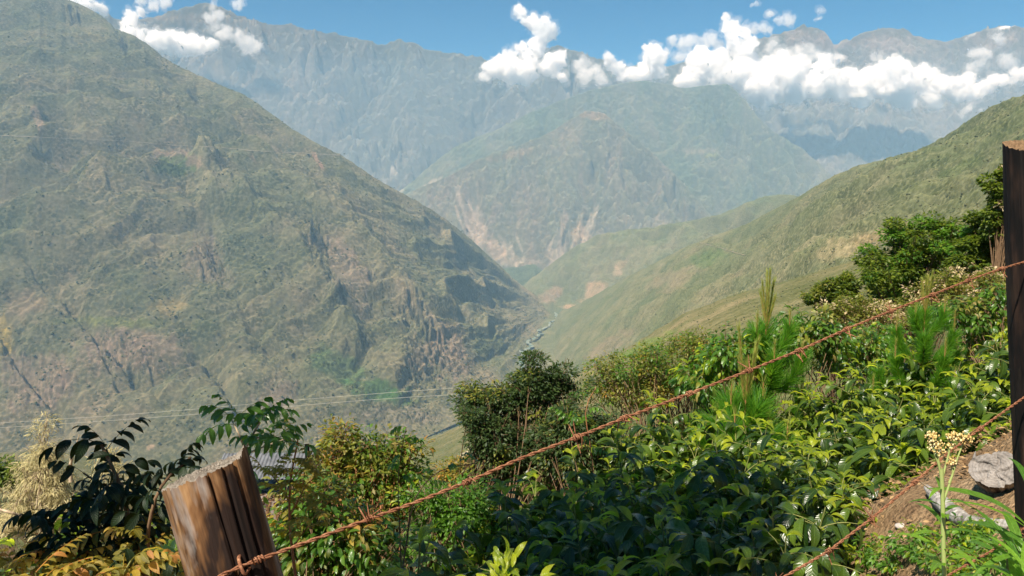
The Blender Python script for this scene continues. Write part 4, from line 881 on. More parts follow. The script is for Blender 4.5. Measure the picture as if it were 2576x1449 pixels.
def post(name, base, top, r0, r1, cut, cracks, mat, mend, label, seed, spike=None, ns=160, nz=150):
    """split round post: cut = (slope, direction) of the sawn head; cracks = (angle, width, depth, from, to)"""
    base = Vector(base); top = Vector(top); H = (top - base).length
    rot = (top - base).to_track_quat('Z', 'Y').to_matrix().to_4x4()
    root = empty(name, base, label, 'fence post')
    lx = rot.to_3x3().transposed() @ Vector((1, 0, 0)); a0 = math.atan2(lx.y, lx.x)
    cracks = [(c_[0] + a0,) + tuple(c_[1:]) for c_ in cracks]; cut = (cut[0], cut[1] + a0)
    if spike: spike = (spike[0] + a0,) + tuple(spike[1:])
    th = np.linspace(0, 2 * np.pi, ns, endpoint=False)[None, :]; t = (np.linspace(0, 1, nz) ** 0.6)[:, None]
    R_ = r0 + (r1 - r0) * t + 0 * th
    cx, sx = np.cos(th), np.sin(th)
    zz = t * H
    R_ = R_ * (1 + 0.05 * fbm(cx * 1.5 + seed + 0 * zz, sx * 1.5 + zz * 1.2, 3) + 0.012 * fbm(th * 9 + 0 * zz, zz * 4 + seed, 3) + 0.010 * fbm(th * 30 + 0 * zz, zz * 5 + seed, 2))
    for (a, w, d, z0, z1) in cracks:
        aa = a + 0.06 * fbm(zz * 3 + a * 7, zz * 0 + a, 3); dd = np.angle(np.exp(1j * (th - aa)))
        R_ = R_ - d * np.exp(-(dd / w) ** 2) * sstep(z0 * H, z0 * H + .06, zz) * sstep(z1 * H + .02, z1 * H - .02, zz)
    X = R_ * cx; Y = R_ * sx
    capz = cut[0] * (X * math.cos(cut[1]) + Y * math.sin(cut[1])) + 0.004 * fbm(th * 22 + 0 * zz, 0 * zz + seed, 3)
    if spike: dd = np.angle(np.exp(1j * (th - spike[0]))); capz = capz + spike[1] * np.exp(-(dd / spike[2]) ** 2)
    Z = zz + capz * t ** 6
    a = Acc(); idx = np.arange(nz - 1)[:, None] * ns + np.arange(ns)[None]; nx = np.arange(nz - 1)[:, None] * ns + (np.arange(ns)[None] + 1) % ns
    F = np.stack([idx, nx, nx + ns, idx + ns], -1).reshape(-1, 4)
    a.add(np.stack([X, Y, Z], -1).reshape(-1, 3), F)
    o = link('shaft', a.mesh('shaft'), root, mat); o.matrix_local = rot
    # sawn head, rings of vertices to the middle, a few mm inside the rim
    rr = np.linspace(1.0, 0.0, 26)[:, None]
    Xc, Yc = X[-1:] * rr, Y[-1:] * rr
    Zc = H + cut[0] * (Xc * math.cos(cut[1]) + Yc * math.sin(cut[1])) + 0.006 * fbm(Xc * 300, Yc * 300, 3) * np.minimum(1, (1 - rr) * 6)
    if spike: Zc = Zc + spike[1] * np.exp(-(np.angle(np.exp(1j * (th - spike[0]))) / spike[2]) ** 2) * rr ** 5
    Zc = np.where(rr > 0.999, Z[-1:], Zc)
    a = Acc(); m = 26; idx = np.arange(m - 1)[:, None] * ns + np.arange(ns)[None]; nx = np.arange(m - 1)[:, None] * ns + (np.arange(ns)[None] + 1) % ns
    a.add(np.stack([Xc, Yc, Zc], -1).reshape(-1, 3), np.stack([idx, nx, nx + ns, idx + ns], -1).reshape(-1, 4))
    o = link('cut_top', a.mesh('cut_top'), root, mend); o.matrix_local = rot
    return root
M_post = wood_mat('weathered_post_wood', (0.016, 0.008, 0.005), (0.12, 0.058, 0.022), (0.34, 0.21, 0.10), (0.30, 0.26, 0.225), 0.9)
M_post_end = end_mat('grey_saw_cut', (0.16, 0.13, 0.10), (0.52, 0.46, 0.38))
M_dark = wood_mat('painted_shade_wood', (0.004, 0.003, 0.0025), (0.010, 0.006, 0.0045), (0.03, 0.016, 0.010), (0.04, 0.03, 0.02), 0.4)  # near-black tones put the right post's shade into its wood colour
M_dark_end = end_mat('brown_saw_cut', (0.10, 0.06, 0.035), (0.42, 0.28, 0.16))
pt = at(517, 1186, 0.95); pb = at(592, 1449, 0.93); dv = (pb - pt).normalized()
k = 0.0
while pt.z + dv.z * k > gzf(pt.x + dv.x * k, pt.y + dv.y * k) - 0.25: k += 0.02
post('fence_post', pt + dv * k, pt, 0.060, 0.0535, (0.10, 0.4), [(-1.12, .020, .013, .2, 1.02), (-1.42, .011, .007, .5, 1.02), (-0.78, .022, .014, .3, 1.02), (-2.15, .010, .006, .6, 1.02), (-2.5, .010, .005, .4, .95), (-1.8, .010, .004, .3, .9), (-2.8, .012, .006, .2, 1.02), (-1.62, .008, .003, .7, 1.0), (-0.5, .03, .012, .5, 1.02), (0.6, .05, .02, .3, 1.02), (2.2, .04, .02, .3, 1.02)],
     M_post, M_post_end, 'leaning brown split fence post with grey sawn top at lower left', 2.0, spike=(0.1, 0.013, 0.22))
q0 = at(2618, 372, 1.86); q1 = at(2640, 1200, 1.84); dv = (q1 - q0).normalized(); k = 0
while q0.z + dv.z * k > gzf(q0.x + dv.x * k, q0.y + dv.y * k) - 0.25: k += 0.02
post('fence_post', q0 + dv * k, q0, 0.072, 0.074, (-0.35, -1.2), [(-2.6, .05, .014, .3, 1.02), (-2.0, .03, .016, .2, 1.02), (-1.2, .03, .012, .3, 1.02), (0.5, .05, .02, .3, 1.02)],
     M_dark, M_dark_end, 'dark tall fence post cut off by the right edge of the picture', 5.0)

# ------------------------------------------------------------------ barbed wires
n = NT('rusty_wire'); pos = n.n('TexCoord').outputs['Object']
t = n.n('TexNoise', {'Vector': pos, 'Scale': 260.0, 'Detail': 5.0, 'Roughness': 0.7}).outputs[0]
c = n.ramp(t, [(0.3, (0.07, 0.03, 0.018)), (0.5, (0.24, 0.10, 0.05)), (0.72, (0.48, 0.26, 0.14))])
b = n.n('Bump', {'Height': t, 'Strength': 0.8, 'Distance': 0.001}).outputs[0]
n.link(n.n('BsdfPrincipled', {'Base Color': c, 'Roughness': 0.85, 'Specular IOR Level': 0.2, 'Normal': b}).outputs[0], n.out.inputs[0]); M_rust = n.m
def smooth_path(P, n):
    P = np.array([list(p) for p in P]); s = np.concatenate([[0], np.cumsum(np.linalg.norm(np.diff(P, axis=0), axis=1))])
    u = np.linspace(0, s[-1], n); Q = np.stack([np.interp(u, s, P[:, i]) for i in range(3)], -1)
    w = max(3, n // 60); ker = np.ones(w) / w
    R_ = np.stack([np.convolve(np.pad(Q[:, i], w // 2, mode='edge'), ker, 'valid')[:n] for i in range(3)], -1)
    R_[0], R_[-1] = Q[0], Q[-1]; return R_, s[-1]
def wire_depth(px):
    u = px - CX; i = (u + 638) / (253 - 0.0787 * u); return 0.895 * (1 + 0.0787 * i)
def barbed_wire(path, barbs, label, seed, thick=1.0, dd=0.0):
    rnd = random.Random(seed)
    P3 = [at(x, y, wire_depth(x) + dd) for x, y in path]; Lg = sum((P3[i + 1] - P3[i]).length for i in range(len(P3) - 1))
    n = int(Lg / 0.0022); Q, Ls = smooth_path(P3, n); root = empty('barbed_wire', P3[0], label, 'barbed wire', 'rusty barbed wires of the fence')
    O = np.array(P3[0][:]); T = nrm(np.gradient(Q, axis=0)); up = np.array([0, 0, 1.0]); A = nrm(np.cross(T, up)); B = np.cross(T, A)
    s = np.linspace(0, Ls, n); ph = 2 * np.pi * s / 0.036
    for k in (0, 1):
        r = 0.00155 * thick; a = Acc(); W = Q - O + r * (np.cos(ph + k * np.pi)[:, None] * A + np.sin(ph + k * np.pi)[:, None] * B)
        a.tube(W, 0.00150 * thick * (1 + 0.12 * np.array([rnd.uniform(-1, 1) for _ in range(n)])), 6)
        link('strand', a.mesh('strand'), root, M_rust)
    for (bx, by) in barbs:
        p = np.array(at(bx, by, wire_depth(bx) + dd)[:]); i = int(np.argmin(((Q - p) ** 2).sum(1))); c = Q[i] - O; t_, a_, b_ = T[i], A[i], B[i]
        acc = Acc()
        for q in range(2):
            off = (-0.003 + 0.006 * q) * thick; th0 = rnd.uniform(0, 6.28); m = 22; th = th0 + np.linspace(0, 2 * np.pi * 1.6, m)
            coil = c + t_ * (off + np.linspace(-.0035, .0035, m)[:, None]) + 0.0042 * thick * (np.cos(th)[:, None] * a_ + np.sin(th)[:, None] * b_)
            d0 = -(-np.sin(th[0]) * a_ + np.cos(th[0]) * b_); d1 = (-np.sin(th[-1]) * a_ + np.cos(th[-1]) * b_)
            l0, l1 = rnd.uniform(.018, .028), rnd.uniform(.018, .028); j = rnd.uniform(-.35, .35)
            pts = np.concatenate([[coil[0] + (d0 + t_ * j) * l0 * thick, coil[0] + (d0 + t_ * j) * l0 * .5 * thick], coil, [coil[-1] + (d1 - t_ * j) * l1 * .5 * thick, coil[-1] + (d1 - t_ * j) * l1 * thick]])
            rad = np.concatenate([[.0007, .0013], np.full(m, .00125), [.0011, .0005]]) * thick
            acc.tube(pts, rad, 6)
        link('barb', acc.mesh('barb'), root, M_rust)
    return root
W1 = [(548, 1452), (585, 1433), (618, 1420), (650, 1408), (790, 1357), (930, 1305), (1050, 1262), (1175, 1213), (1310, 1153), (1450, 1100), (1570, 1052), (1735, 990), (1885, 932), (2010, 882), (2130, 828), (2240, 783), (2345, 742), (2435, 706), (2520, 676), (2590, 655), (2680, 630)]
barbed_wire(W1, [(650, 1408), (930, 1305), (1175, 1213), (1450, 1100), (1570, 1052), (1735, 990), (1885, 932), (2010, 882), (2130, 828), (2240, 783), (2345, 742), (2435, 706), (2520, 676)],
            'uppermost rusty barbed wire running from the leaning post up to the dark post', 1, 0.9)
W2 = [(1850, 1540), (1977, 1449), (2081, 1389), (2192, 1305), (2296, 1218), (2379, 1145), (2466, 1078), (2575, 1001), (2680, 930)]
barbed_wire(W2, [(2466, 1078), (2300, 1215), (2192, 1305), (2085, 1386), (1960, 1462)], 'middle barbed wire crossing behind the yellow flower stalk', 2, 1.0)
W3 = [(2290, 1510), (2386, 1447), (2493, 1387), (2590, 1320), (2680, 1260)]
barbed_wire(W3, [(2440, 1416), (2560, 1341)], 'lowest barbed wire just showing above the bottom right corner', 3, 1.0)
# staple that holds the wire on the leaning post
a = Acc(); p = at(612, 1424, 0.888); ax = at(605, 1392, 0.895) - p
for sx in (0,):
    pts = [p + ax * .9 + Vector((-.002, .03, 0)), p + ax * .75 + Vector((-.002, -.004, 0)), p + Vector((0, -.007, 0)), p - ax * .55 + Vector((.001, -.004, 0)), p - ax * .6 + Vector((.001, .03, 0))]
    Q, _ = smooth_path(pts, 40); a.tube(Q, 0.0022, 8)
o = link('staple', a.mesh('staple'), None, M_rust); tag(o, 'rusty staple holding the top wire against the leaning post', 'staple')

# ------------------------------------------------------------------ stump, driftwood, stones and twigs on the bank
def ground_at(px, py):
    x, z = ray(px, py); d = 1.0
    while z * d > gzf(x * d, d) and d < 60: d += 0.01
    return Vector((x * d, d, gzf(x * d, d)))
M_grey = wood_mat('grey_driftwood', (0.26, 0.235, 0.205), (0.42, 0.39, 0.345), (0.56, 0.52, 0.47), (0.6, 0.57, 0.52), 0.5, (0.4, 0.4, 1))
M_stump_end = end_mat('weathered_log_end', (0.13, 0.115, 0.10), (0.42, 0.385, 0.345), 60.0)
n = NT('weathered_log_face'); pos = n.n('TexCoord').outputs['Object']
wv = n.n('TexWave', {'Vector': pos, 'Scale': 22.0, 'Distortion': 5.0, 'Detail': 4.0, 'Detail Scale': 2.5}, wave_type='RINGS', rings_direction='Z').outputs[1]
tt = n.n('TexNoise', {'Vector': pos, 'Scale': 9.0, 'Detail': 6.0, 'Roughness': 0.7}).outputs[0]
c = n.mix(0.13, n.ramp(tt, [(0.3, (0.10, 0.09, 0.08)), (0.7, (0.36, 0.33, 0.30))]), n.ramp(wv, [(0.2, (0.12, 0.10, 0.085)), (0.8, (0.42, 0.385, 0.345))]))
b = n.n('Bump', {'Height': n.math('ADD', n.math('MULTIPLY', wv, 0.12), tt), 'Strength': 0.9, 'Distance': 0.008}).outputs[0]
n.link(n.n('BsdfDiffuse', {'Color': c, 'Normal': b}).outputs[0], n.out.inputs[0]); M_stump_end = n.m
M_stump = wood_mat('stump_bark', (0.05, 0.035, 0.025), (0.16, 0.12, 0.09), (0.34, 0.28, 0.22), (0.45, 0.4, 0.35), 0.6)
def stump():
    c = at(2503, 1180, 3.75); ax = Vector((0.62, 0.62, -0.48)).normalized(); root = empty('tree_stump', c, 'sawn grey log end with dark cracked side on the right bank', 'tree stump')
    q = ax.to_track_quat('Z', 'Y').to_matrix().to_4x4(); ns, nz = 90, 40
    th = np.linspace(0, 2 * np.pi, ns, endpoint=False)[None]; zz = np.linspace(0, 0.62, nz)[:, None]
    Rr = 0.100 * (1 + 0.13 * np.cos(2 * th + 0.8) + 0.05 * np.cos(3 * th) + 0.35 * zz + 0.05 * fbm(th * 3 + 0 * zz, zz * 6, 3) + 0.035 * fbm(th * 14 + 0 * zz, zz * 4, 3))
    for a_, w, d in ((1.2, .08, .02), (2.6, .06, .02), (4.0, .08, .025), (5.3, .06, .018)):
        Rr = Rr - d * np.exp(-(np.angle(np.exp(1j * (th - a_ - .2 * np.sin(zz * 9)))) / w) ** 2) * (0.4 + zz)
    X, Y, Z = Rr * np.cos(th), Rr * np.sin(th), zz + 0.01 * fbm(th * 4 + 0 * zz, zz, 2)
    idx = np.arange(nz - 1)[:, None] * ns + np.arange(ns)[None]; nx = np.arange(nz - 1)[:, None] * ns + (np.arange(ns)[None] + 1) % ns
    a = Acc(); a.add(np.stack([X, Y, Z + 0 * X], -1).reshape(-1, 3), np.stack([idx, idx + ns, nx + ns, nx], -1).reshape(-1, 4)); o = link('bark_side', a.mesh('bark_side'), root, M_stump); o.matrix_local = q
    m = 24; rr = np.linspace(1, 0, m)[:, None]; Xc, Yc = X[:1] * rr, Y[:1] * rr
    Zc = Z[:1] * rr + 0.006 * fbm(Xc * 40, Yc * 40, 4) + 0.0022 * np.sin(np.hypot(Xc - .01, Yc) * 520 + 2 * fbm(Xc * 20, Yc * 20, 2)) * (1 - rr)
    for a_ in (0.4, 1.7, 2.9, 4.2, 5.4):
        Zc = Zc + 0.014 * np.exp(-(np.angle(np.exp(1j * (th - a_ - .25 * np.sin(rr * 6)))) * rr * 18) ** 2) * sstep(.1, .5, rr) * sstep(1, .97, rr)
    Zc = np.where(rr > .999, Z[:1], Zc)
    idx = np.arange(m - 1)[:, None] * ns + np.arange(ns)[None]; nx = np.arange(m - 1)[:, None] * ns + (np.arange(ns)[None] + 1) % ns
    a = Acc(); a.add(np.stack([Xc, Yc, Zc], -1).reshape(-1, 3), np.stack([idx, nx, nx + ns, idx + ns], -1).reshape(-1, 4)); o = link('cut_face', a.mesh('cut_face'), root, M_stump_end); o.matrix_local = q
    # splinter left standing on the rim, root flare below
    a = Acc(); a.tube([(-.03, .11, -.03), (-.035, .12, .0), (-.03, .12, .05)], [.016, .012, .002], 6); o = link('splinter', a.mesh('splinter'), root, M_stump_end)
    a = Acc(); rnd = random.Random(3)
    for k in range(4):
        s0 = ax * (0.22 + .09 * k); e = s0 + Vector((rnd.uniform(-.12, .1), rnd.uniform(-.1, .1), -0.30 - .05 * k)); a.tube([s0, s0.lerp(e, .5) + Vector((.02, 0, .02)), e], [.07, .05, .02], 9)
    link('root', a.mesh('root'), root, M_stump)
stump()
def stick(name, pts, rad, mat, label, cat, sides=14, rough=0.0):
    P = [Vector(p) for p in pts]; O = P[0]; Q, L = smooth_path([p - O for p in P], 40); r = np.interp(np.linspace(0, 1, 40), np.linspace(0, 1, len(rad)), rad)
    a = Acc(); a.tube(Q, r * (1 + rough * fbm(np.linspace(0, 9, 40), np.zeros(40) + 3, 3)), sides); me = a.mesh(name)
    o = link(name, me, None, mat); o.location = O; return tag(o, label, cat)
def g_up(px, py, up, d=None):
    p = ground_at(px, py); return p + Vector((0, 0, up))
stick('driftwood', [ground_at(2325, 1262) + Vector((0, -.02, .09)), ground_at(2350, 1275) + Vector((0, 0, .06)), ground_at(2385, 1298) + Vector((0, 0, .035)), ground_at(2420, 1322) + Vector((0, 0, .03)), ground_at(2455, 1336) + Vector((0, 0, .03)), ground_at(2520, 1340) + Vector((0, 0, .03)), ground_at(2570, 1338) + Vector((0, 0, .03))], [.018, .036, .042, .040, .036, .030, .018], M_grey, 'bleached grey bent branch lying on the brown soil bank', 'branch', 16, .25)
stick('dry_stick', [at(2310, 1208, 3.7), at(2332, 1225, 3.72), at(2356, 1243, 3.75)], [.0035, .0035, .002], BK['pale'], 'thin pale straight stick above the tip of the driftwood', 'stick', 6)
def stones():
    n = NT('pale_stone'); t = n.n('TexNoise', {'Vector': n.n('TexCoord').outputs['Object'], 'Scale': 30.0, 'Detail': 4.0}).outputs[0]
    n.link(n.n('BsdfDiffuse', {'Color': n.ramp(t, [(0.3, (0.35, 0.3, 0.26)), (0.7, (0.62, 0.57, 0.52))])}).outputs[0], n.out.inputs[0])
    rnd = random.Random(8); v, f = ico(2)
    for (px, py, r, lab) in ((2268, 1328, .028, 'pale angular stone on the soil left of the driftwood'), (2245, 1352, .014, 'small flat stone below the pale angular one'), (2180, 1390, .012, 'small stone on the soil beside the barbed wire')):
        V = v * np.array([1.3, .9, .6]) * r; V = V * (1 + .25 * vnoise3(V + px, r * .9)[:, None]); me = mesh_np('stone', V, f, False)
        o = link('stone', me, None, n.m); o.location = ground_at(px, py) + Vector((0, 0, r * .3)); tag(o, lab, 'stone')
stones()
def litter():
    rnd = np.random.RandomState(4); a = Acc(); global rng; rng = rnd
    X = rnd.uniform(0.9, 3.4, 7000); Y = rnd.uniform(2.2, 5.6, 7000); Z = gz(X, Y) + .012
    a.leaves(LT_small + [leaf_tpl(2, .12, .4, .2)], np.stack([X, Y, Z], -1), rnd.normal(0, 1, (7000, 3)) * [1, 1, .25], up_jit(7000, .6), rnd.uniform(.015, .05, 7000))
    m = leaf_mat('dry_fallen_leaf', (0.12, 0.07, 0.035), (0.42, 0.28, 0.14), (0.3, 0.2, 0.1), .8, .1, .1, veins=0)
    o = link('leaf_litter', a.mesh('leaf_litter'), None, m); tag(o, 'dry brown leaf litter strewn over the soil bank', 'leaf litter', kind='stuff')
litter()

# ------------------------------------------------------------------ power lines, hut roof, roads, river
n = NT('pale_cable'); n.link(n.n('BsdfDiffuse', {'Color': (0.5, 0.48, 0.42, 1)}).outputs[0], n.out.inputs[0]); M_cable = n.m
for (pts, lab) in (([(-300, 1082), (0, 1064), (250, 1048), (495, 1029), (700, 1010), (862, 997), (1000, 986), (1290, 966)], 'upper of the two pale power cables crossing below the left mountain'),
                   ([(-300, 1093), (0, 1076), (250, 1060), (495, 1042), (700, 1025), (862, 1011), (1000, 1001), (1290, 984)], 'lower of the two pale power cables crossing below the left mountain')):
    P = [at(x, y, 110 - 0.012 * x) for x, y in pts]; Q, _ = smooth_path([p - P[0] for p in P], 60); a = Acc(); a.tube(Q, 0.016, 6)
    o = link('power_cable', a.mesh('power_cable'), None, M_cable); o.location = P[0]; tag(o, lab, 'cable', 'power cables')
def hut():
    c = at(705, 1142, 15.5); root = empty('hut', Vector((c.x, c.y, gzf(c.x, c.y) - .1)), 'small hut with grey corrugated metal roof behind the left bushes', 'hut')
    n = NT('corrugated_metal'); t = n.n('TexNoise', {'Vector': n.n('TexCoord').outputs['Object'], 'Scale': 6.0, 'Detail': 4.0}).outputs[0]
    n.link(n.n('BsdfPrincipled', {'Base Color': n.ramp(t, [(0.3, (0.12, 0.125, 0.13)), (0.7, (0.25, 0.26, 0.27))]), 'Metallic': 0.35, 'Roughness': .5}).outputs[0], n.out.inputs[0])
    H = c.z - root.location.z
    nx, ny = 140, 8; x = np.linspace(-.42, .42, nx)[None]; y = np.linspace(.8, 1.5, ny)[:, None]
    for k in range(3):
        X = x + (k - 1) * .80 + 0 * y; V = np.stack([X, -1.3 + y + 0 * x, H - 0.05 - (1.5 - y) * 0.42 + .011 * np.sin(X * 2 * np.pi / .076) + .004 * k], -1).reshape(-1, 3)
        o = link('roof_sheet', mesh_np('roof_sheet', V, grid_faces(ny, nx)), root, n.m)
    bm = bmesh.new(); bmesh.ops.create_cube(bm, size=1.0); [setattr(v, 'co', Vector((v.co.x * 2.1, v.co.y * 1.9 + .25, (v.co.z + .5) * (H - .75)))) for v in bm.verts]
    me = bpy.data.meshes.new('wall'); bm.to_mesh(me); bm.free(); link('wall', me, root, M_post)
    p = at(772, 1118, 14.5); b = Vector((p.x, p.y, gzf(p.x, p.y)))
    a = Acc(); a.tube([(0, 0, 0), (0, 0, p.z - b.z)], .045, 8); r2 = empty('wooden_pole', b, 'thin dark wooden pole standing right of the hut roof', 'pole'); link('pole', a.mesh('pole'), r2, M_dark)
    a = Acc(); a.tube([(-.05, 0, 0), (.22, 0, 0)], .03, 6); o = link('crosspiece', a.mesh('crosspiece'), r2, M_dark); o.location = (0, -.06, p.z - b.z - .28)
hut()
def on_surface(S, px, py, lift):
    j = int(np.argmin(np.abs(S['PX'][S['PX'].shape[0] // 2] - px))); c = S['PY'][:, j]
    k = np.where(c <= py)[0]; i = max(1, int(k[0])) if len(k) else len(c) - 1
    f = (c[i - 1] - py) / max(1e-6, c[i - 1] - c[i]); f = min(1, max(0, f))
    p = np.array([S[q][i - 1, j] * (1 - f) + S[q][i, j] * f for q in 'XYZ'])
    x, z = ray(px, py); p = np.array([x * p[1], p[1], p[2]])
    return p * (1 - lift / np.linalg.norm(p)) + np.array([0, 0, lift * .3])
random.seed(9)
def road(S, pts, w, name='road', z=2.0, wobv=0.4, nsub=12, mat=None):
    V = []; F = []; nn = 0
    for (x, y) in dense(pts, nsub, wobv):
        hw = w * (0.7 + 0.6 * random.random()) * 0.5
        V += [on_surface(S, x, y - hw, z), on_surface(S, x, y + hw, z)]; nn += 1
        if nn > 1: F.append((2 * nn - 4, 2 * nn - 3, 2 * nn - 1, 2 * nn - 2))
    o = link(name, mesh_np(name, np.array(V), np.array(F), False), None, mat or M_road); o['kind'] = 'structure'; return o
road(left, [(-150, 332), (0, 341), (120, 347), (250, 352), (335, 357), (440, 366), (560, 372), (640, 380), (735, 384), (800, 388), (858, 391)], 1.2, z=5)
road(left, [(372, 385), (395, 425), (402, 445)], 2.0, 'footpath', 8)
road(right, [(1740, 606), (1775, 614), (1815, 625), (1850, 636), (1875, 643)], 1.5, 'road', 3)
road(near, [(1752, 800), (1758, 822), (1772, 845), (1790, 865)], 2.4, 'footpath', 1.5)
def floor_pt(px, py, z=-888): x, zz = ray(px, py); d = z / zz; return Vector((x * d, d, z))
riv = [floor_pt(x, y) for x, y in dense([(1412, 775), (1398, 790), (1402, 800), (1385, 812), (1380, 822), (1355, 832), (1362, 842), (1345, 850), (1325, 862), (1340, 872), (1312, 884), (1318, 897), (1308, 912), (1318, 926), (1306, 945), (1322, 965), (1300, 990), (1290, 1020), (1230, 1060)], 6, 2)]
ribbon('river', riv, 20, M_river, 3)

# ------------------------------------------------------------------ vegetation
def crowns_px(px, depth, lst, yk=0.9):
    """crown ellipsoids given in the picture -> local coordinates of a plant rooted at (px, depth)"""
    f = foot(px, depth, sum(c[1] for c in lst) / len(lst)); out = []
    for c in lst:
        dd = depth + (c[4] if len(c) > 4 else 0); p = at(c[0], c[1], dd); m = dd / FPX
        m2 = m * (1.12 if depth > 14 else 1.0); out.append((p.x - f.x, p.y - f.y, p.z - f.z, c[2] * m2, max(c[2], c[3]) * m * yk, c[3] * m2))
    return f, out
def tree(px, depth, lst, name, cat, label, nleaf, leafL, tpls, key, seed, group=None, **kw):
    f, cr = crowns_px(px, depth, lst); h = max(c[2] + c[5] for c in cr)
    pl = clump_plant(name, cat, h, cr, nleaf, leafL, tpls, key, seed, **kw); pl.place(f, 0, 1, label, group); return pl

tree(2290, 24, [(2335, 600, 86, 50), (2240, 645, 66, 66), (2290, 690, 72, 60), (2390, 645, 56, 48, 1), (2205, 700, 30, 28, -1), (2260, 750, 60, 44)], 'broadleaf_tree', 'tree', 'largest dense dark green tree with domed crown on the right slope', 26000, .12, LT_tiny, 'darktree', 21, clump_r=.32, ncl=200, trunk_r=.09, flat=.55, key2='bright', frac2=.35, twig=.004)
tree(2110, 24, [(2112, 715, 36, 34), (2098, 745, 52, 38), (2120, 770, 60, 30)], 'broadleaf_tree', 'tree', 'small rounded olive green tree left of the largest dark tree', 9000, .11, LT_tiny, 'darktree', 22, clump_r=.22, ncl=60, trunk_r=.05, flat=.6, key2='olive', frac2=.3)
tree(2520, 19, [(2515, 470, 46, 26), (2548, 505, 44, 40), (2505, 520, 30, 24), (2560, 440, 40, 26), (2540, 560, 46, 40), (2590, 500, 50, 60)], 'broadleaf_tree', 'tree', 'tall thin tree with yellowish top beside the dark right post', 12000, .11, LT_tiny, 'darktree', 23, clump_r=.2, ncl=60, trunk_r=.05, flat=.6, key3='cream', frac3=.2, trunk_top=.6)
tree(2490, 20, [(2455, 588, 42, 40), (2515, 575, 40, 50), (2550, 620, 50, 60), (2440, 640, 50, 36), (2530, 680, 60, 50), (2440, 690, 40, 30)], 'broadleaf_tree', 'tree', 'dark leafy tree between the domed tree and the right post', 16000, .115, LT_tiny, 'darktree', 24, clump_r=.22, ncl=100, trunk_r=.06, flat=.6, key3='cream', frac3=.05, key2='bright', frac2=.12)
for (px, d, lst, lab, sd, ks) in (
    (2400, 16, [(2400, 705, 60, 28), (2350, 735, 50, 28), (2450, 735, 60, 26)], 'cream tipped dry shrub under the dark leafy tree', 31, ('cream', .3)),
    (2500, 15, [(2500, 715, 46, 28), (2540, 740, 50, 34)], 'pale flowering shrub next to the dark right post', 32, ('cream', .35)),
    (2160, 16, [(2160, 775, 60, 24), (2220, 790, 50, 26), (2100, 800, 50, 24)], 'low straw coloured shrub at the foot of the rounded tree', 33, ('cream', .4)),
    (2290, 17, [(2270, 790, 60, 30), (2350, 780, 60, 30)], 'straw coloured shrub below the largest dark tree', 34, ('cream', .35))):
    tree(px, d, lst, 'dry_shrub', 'shrub', lab, 4200, .07, LT_tiny, 'olive', sd, 'straw coloured shrubs on the right slope', clump_r=.2, ncl=60, trunk_r=.02, key3=ks[0], frac3=ks[1], multi=3, flat=.8)
for (px, d, lst, lab, sd) in (
    (2040, 10.5, [(2030, 815, 60, 36), (2100, 850, 60, 40), (1990, 870, 60, 50)], 'glossy leaved bush between the two pine saplings, nearest the left pine', 41),
    (2180, 11, [(2180, 850, 70, 36), (2250, 860, 50, 36), (2150, 900, 90, 40)], 'glossy leaved bush between the two pine saplings, nearest the right pine', 42),
    (2440, 10.5, [(2420, 790, 60, 40), (2500, 770, 50, 50), (2480, 840, 70, 40)], 'glossy leaved bush right of the right pine sapling', 43),
    (1880, 9.5, [(1850, 860, 50, 30), (1820, 900, 60, 40), (1760, 960, 60, 36), (1880, 920, 40, 40)], 'glossy leaved bush left of the left pine sapling', 44)):
    tree(px, d, lst, 'glossy_bush', 'bush', lab, 1500, .105, LT_med, 'inga', sd, 'glossy leaved bushes below the trees', clump_r=.2, ncl=44, trunk_r=.02, multi=3, key2='young', frac2=.10, key3='olive', frac3=.25, nsing=90, droop=.5)
tree(1640, 13, [(1650, 905, 60, 34), (1570, 935, 60, 36), (1700, 950, 60, 40), (1620, 980, 80, 36), (1510, 925, 30, 16), (1500, 985, 40, 30)], 'fine_leaved_shrub', 'shrub', 'olive green fine leaved shrub beyond the centre of the top wire', 9500, .062, LT_small, 'olive', 51, clump_r=.2, ncl=110, trunk_r=.03, multi=3, key2='bright', frac2=.3, key3='cassia', frac3=.12)
tree(1760, 13.5, [(1750, 870, 46, 30), (1700, 870, 24, 16), (1790, 910, 60, 40)], 'fine_leaved_shrub', 'shrub', 'yellow green fine leaved shrub left of the left pine sapling', 5500, .062, LT_small, 'olive', 52, clump_r=.2, ncl=60, trunk_r=.03, multi=3, key2='bright', frac2=.35, key3='cassia', frac3=.1)
tree(1300, 8.2, [(1222, 985, 52, 26), (1185, 1030, 34, 28), (1275, 1000, 50, 28), (1250, 1060, 66, 34), (1345, 910, 30, 18), (1340, 945, 50, 20), (1170, 1000, 26, 20), (1340, 995, 60, 34), (1400, 950, 36, 28), (1410, 1000, 50, 34), (1430, 1050, 60, 40), (1350, 1080, 90, 44), (1440, 965, 24, 10), (1250, 1110, 60, 34), (1320, 1140, 80, 44), (1420, 1110, 70, 44)],
     'feathery_tree', 'tree', 'dark feathery leaved young tree in the middle with pale forked trunk', 24000, .050, LT_small, 'feather', 61, bark='pale', bark2='brown', clump_r=.15, ncl=250, trunk_r=.018, multi=3, flat=.35, droop=.15, twig=.0025, key2='olive', frac2=.08, trunk_top=.6)
tree(1450, 7.4, [(1440, 1045, 50, 26), (1480, 1090, 50, 40), (1400, 1100, 60, 44), (1520, 1060, 26, 22), (1440, 1150, 70, 40)], 'feathery_tree', 'tree', 'lower dark feathery bush merging with the right side of the young tree', 9000, .045, LT_small, 'feather', 69, bark='brown', clump_r=.14, ncl=110, trunk_r=.014, multi=3, flat=.45, key2='olive', frac2=.1)
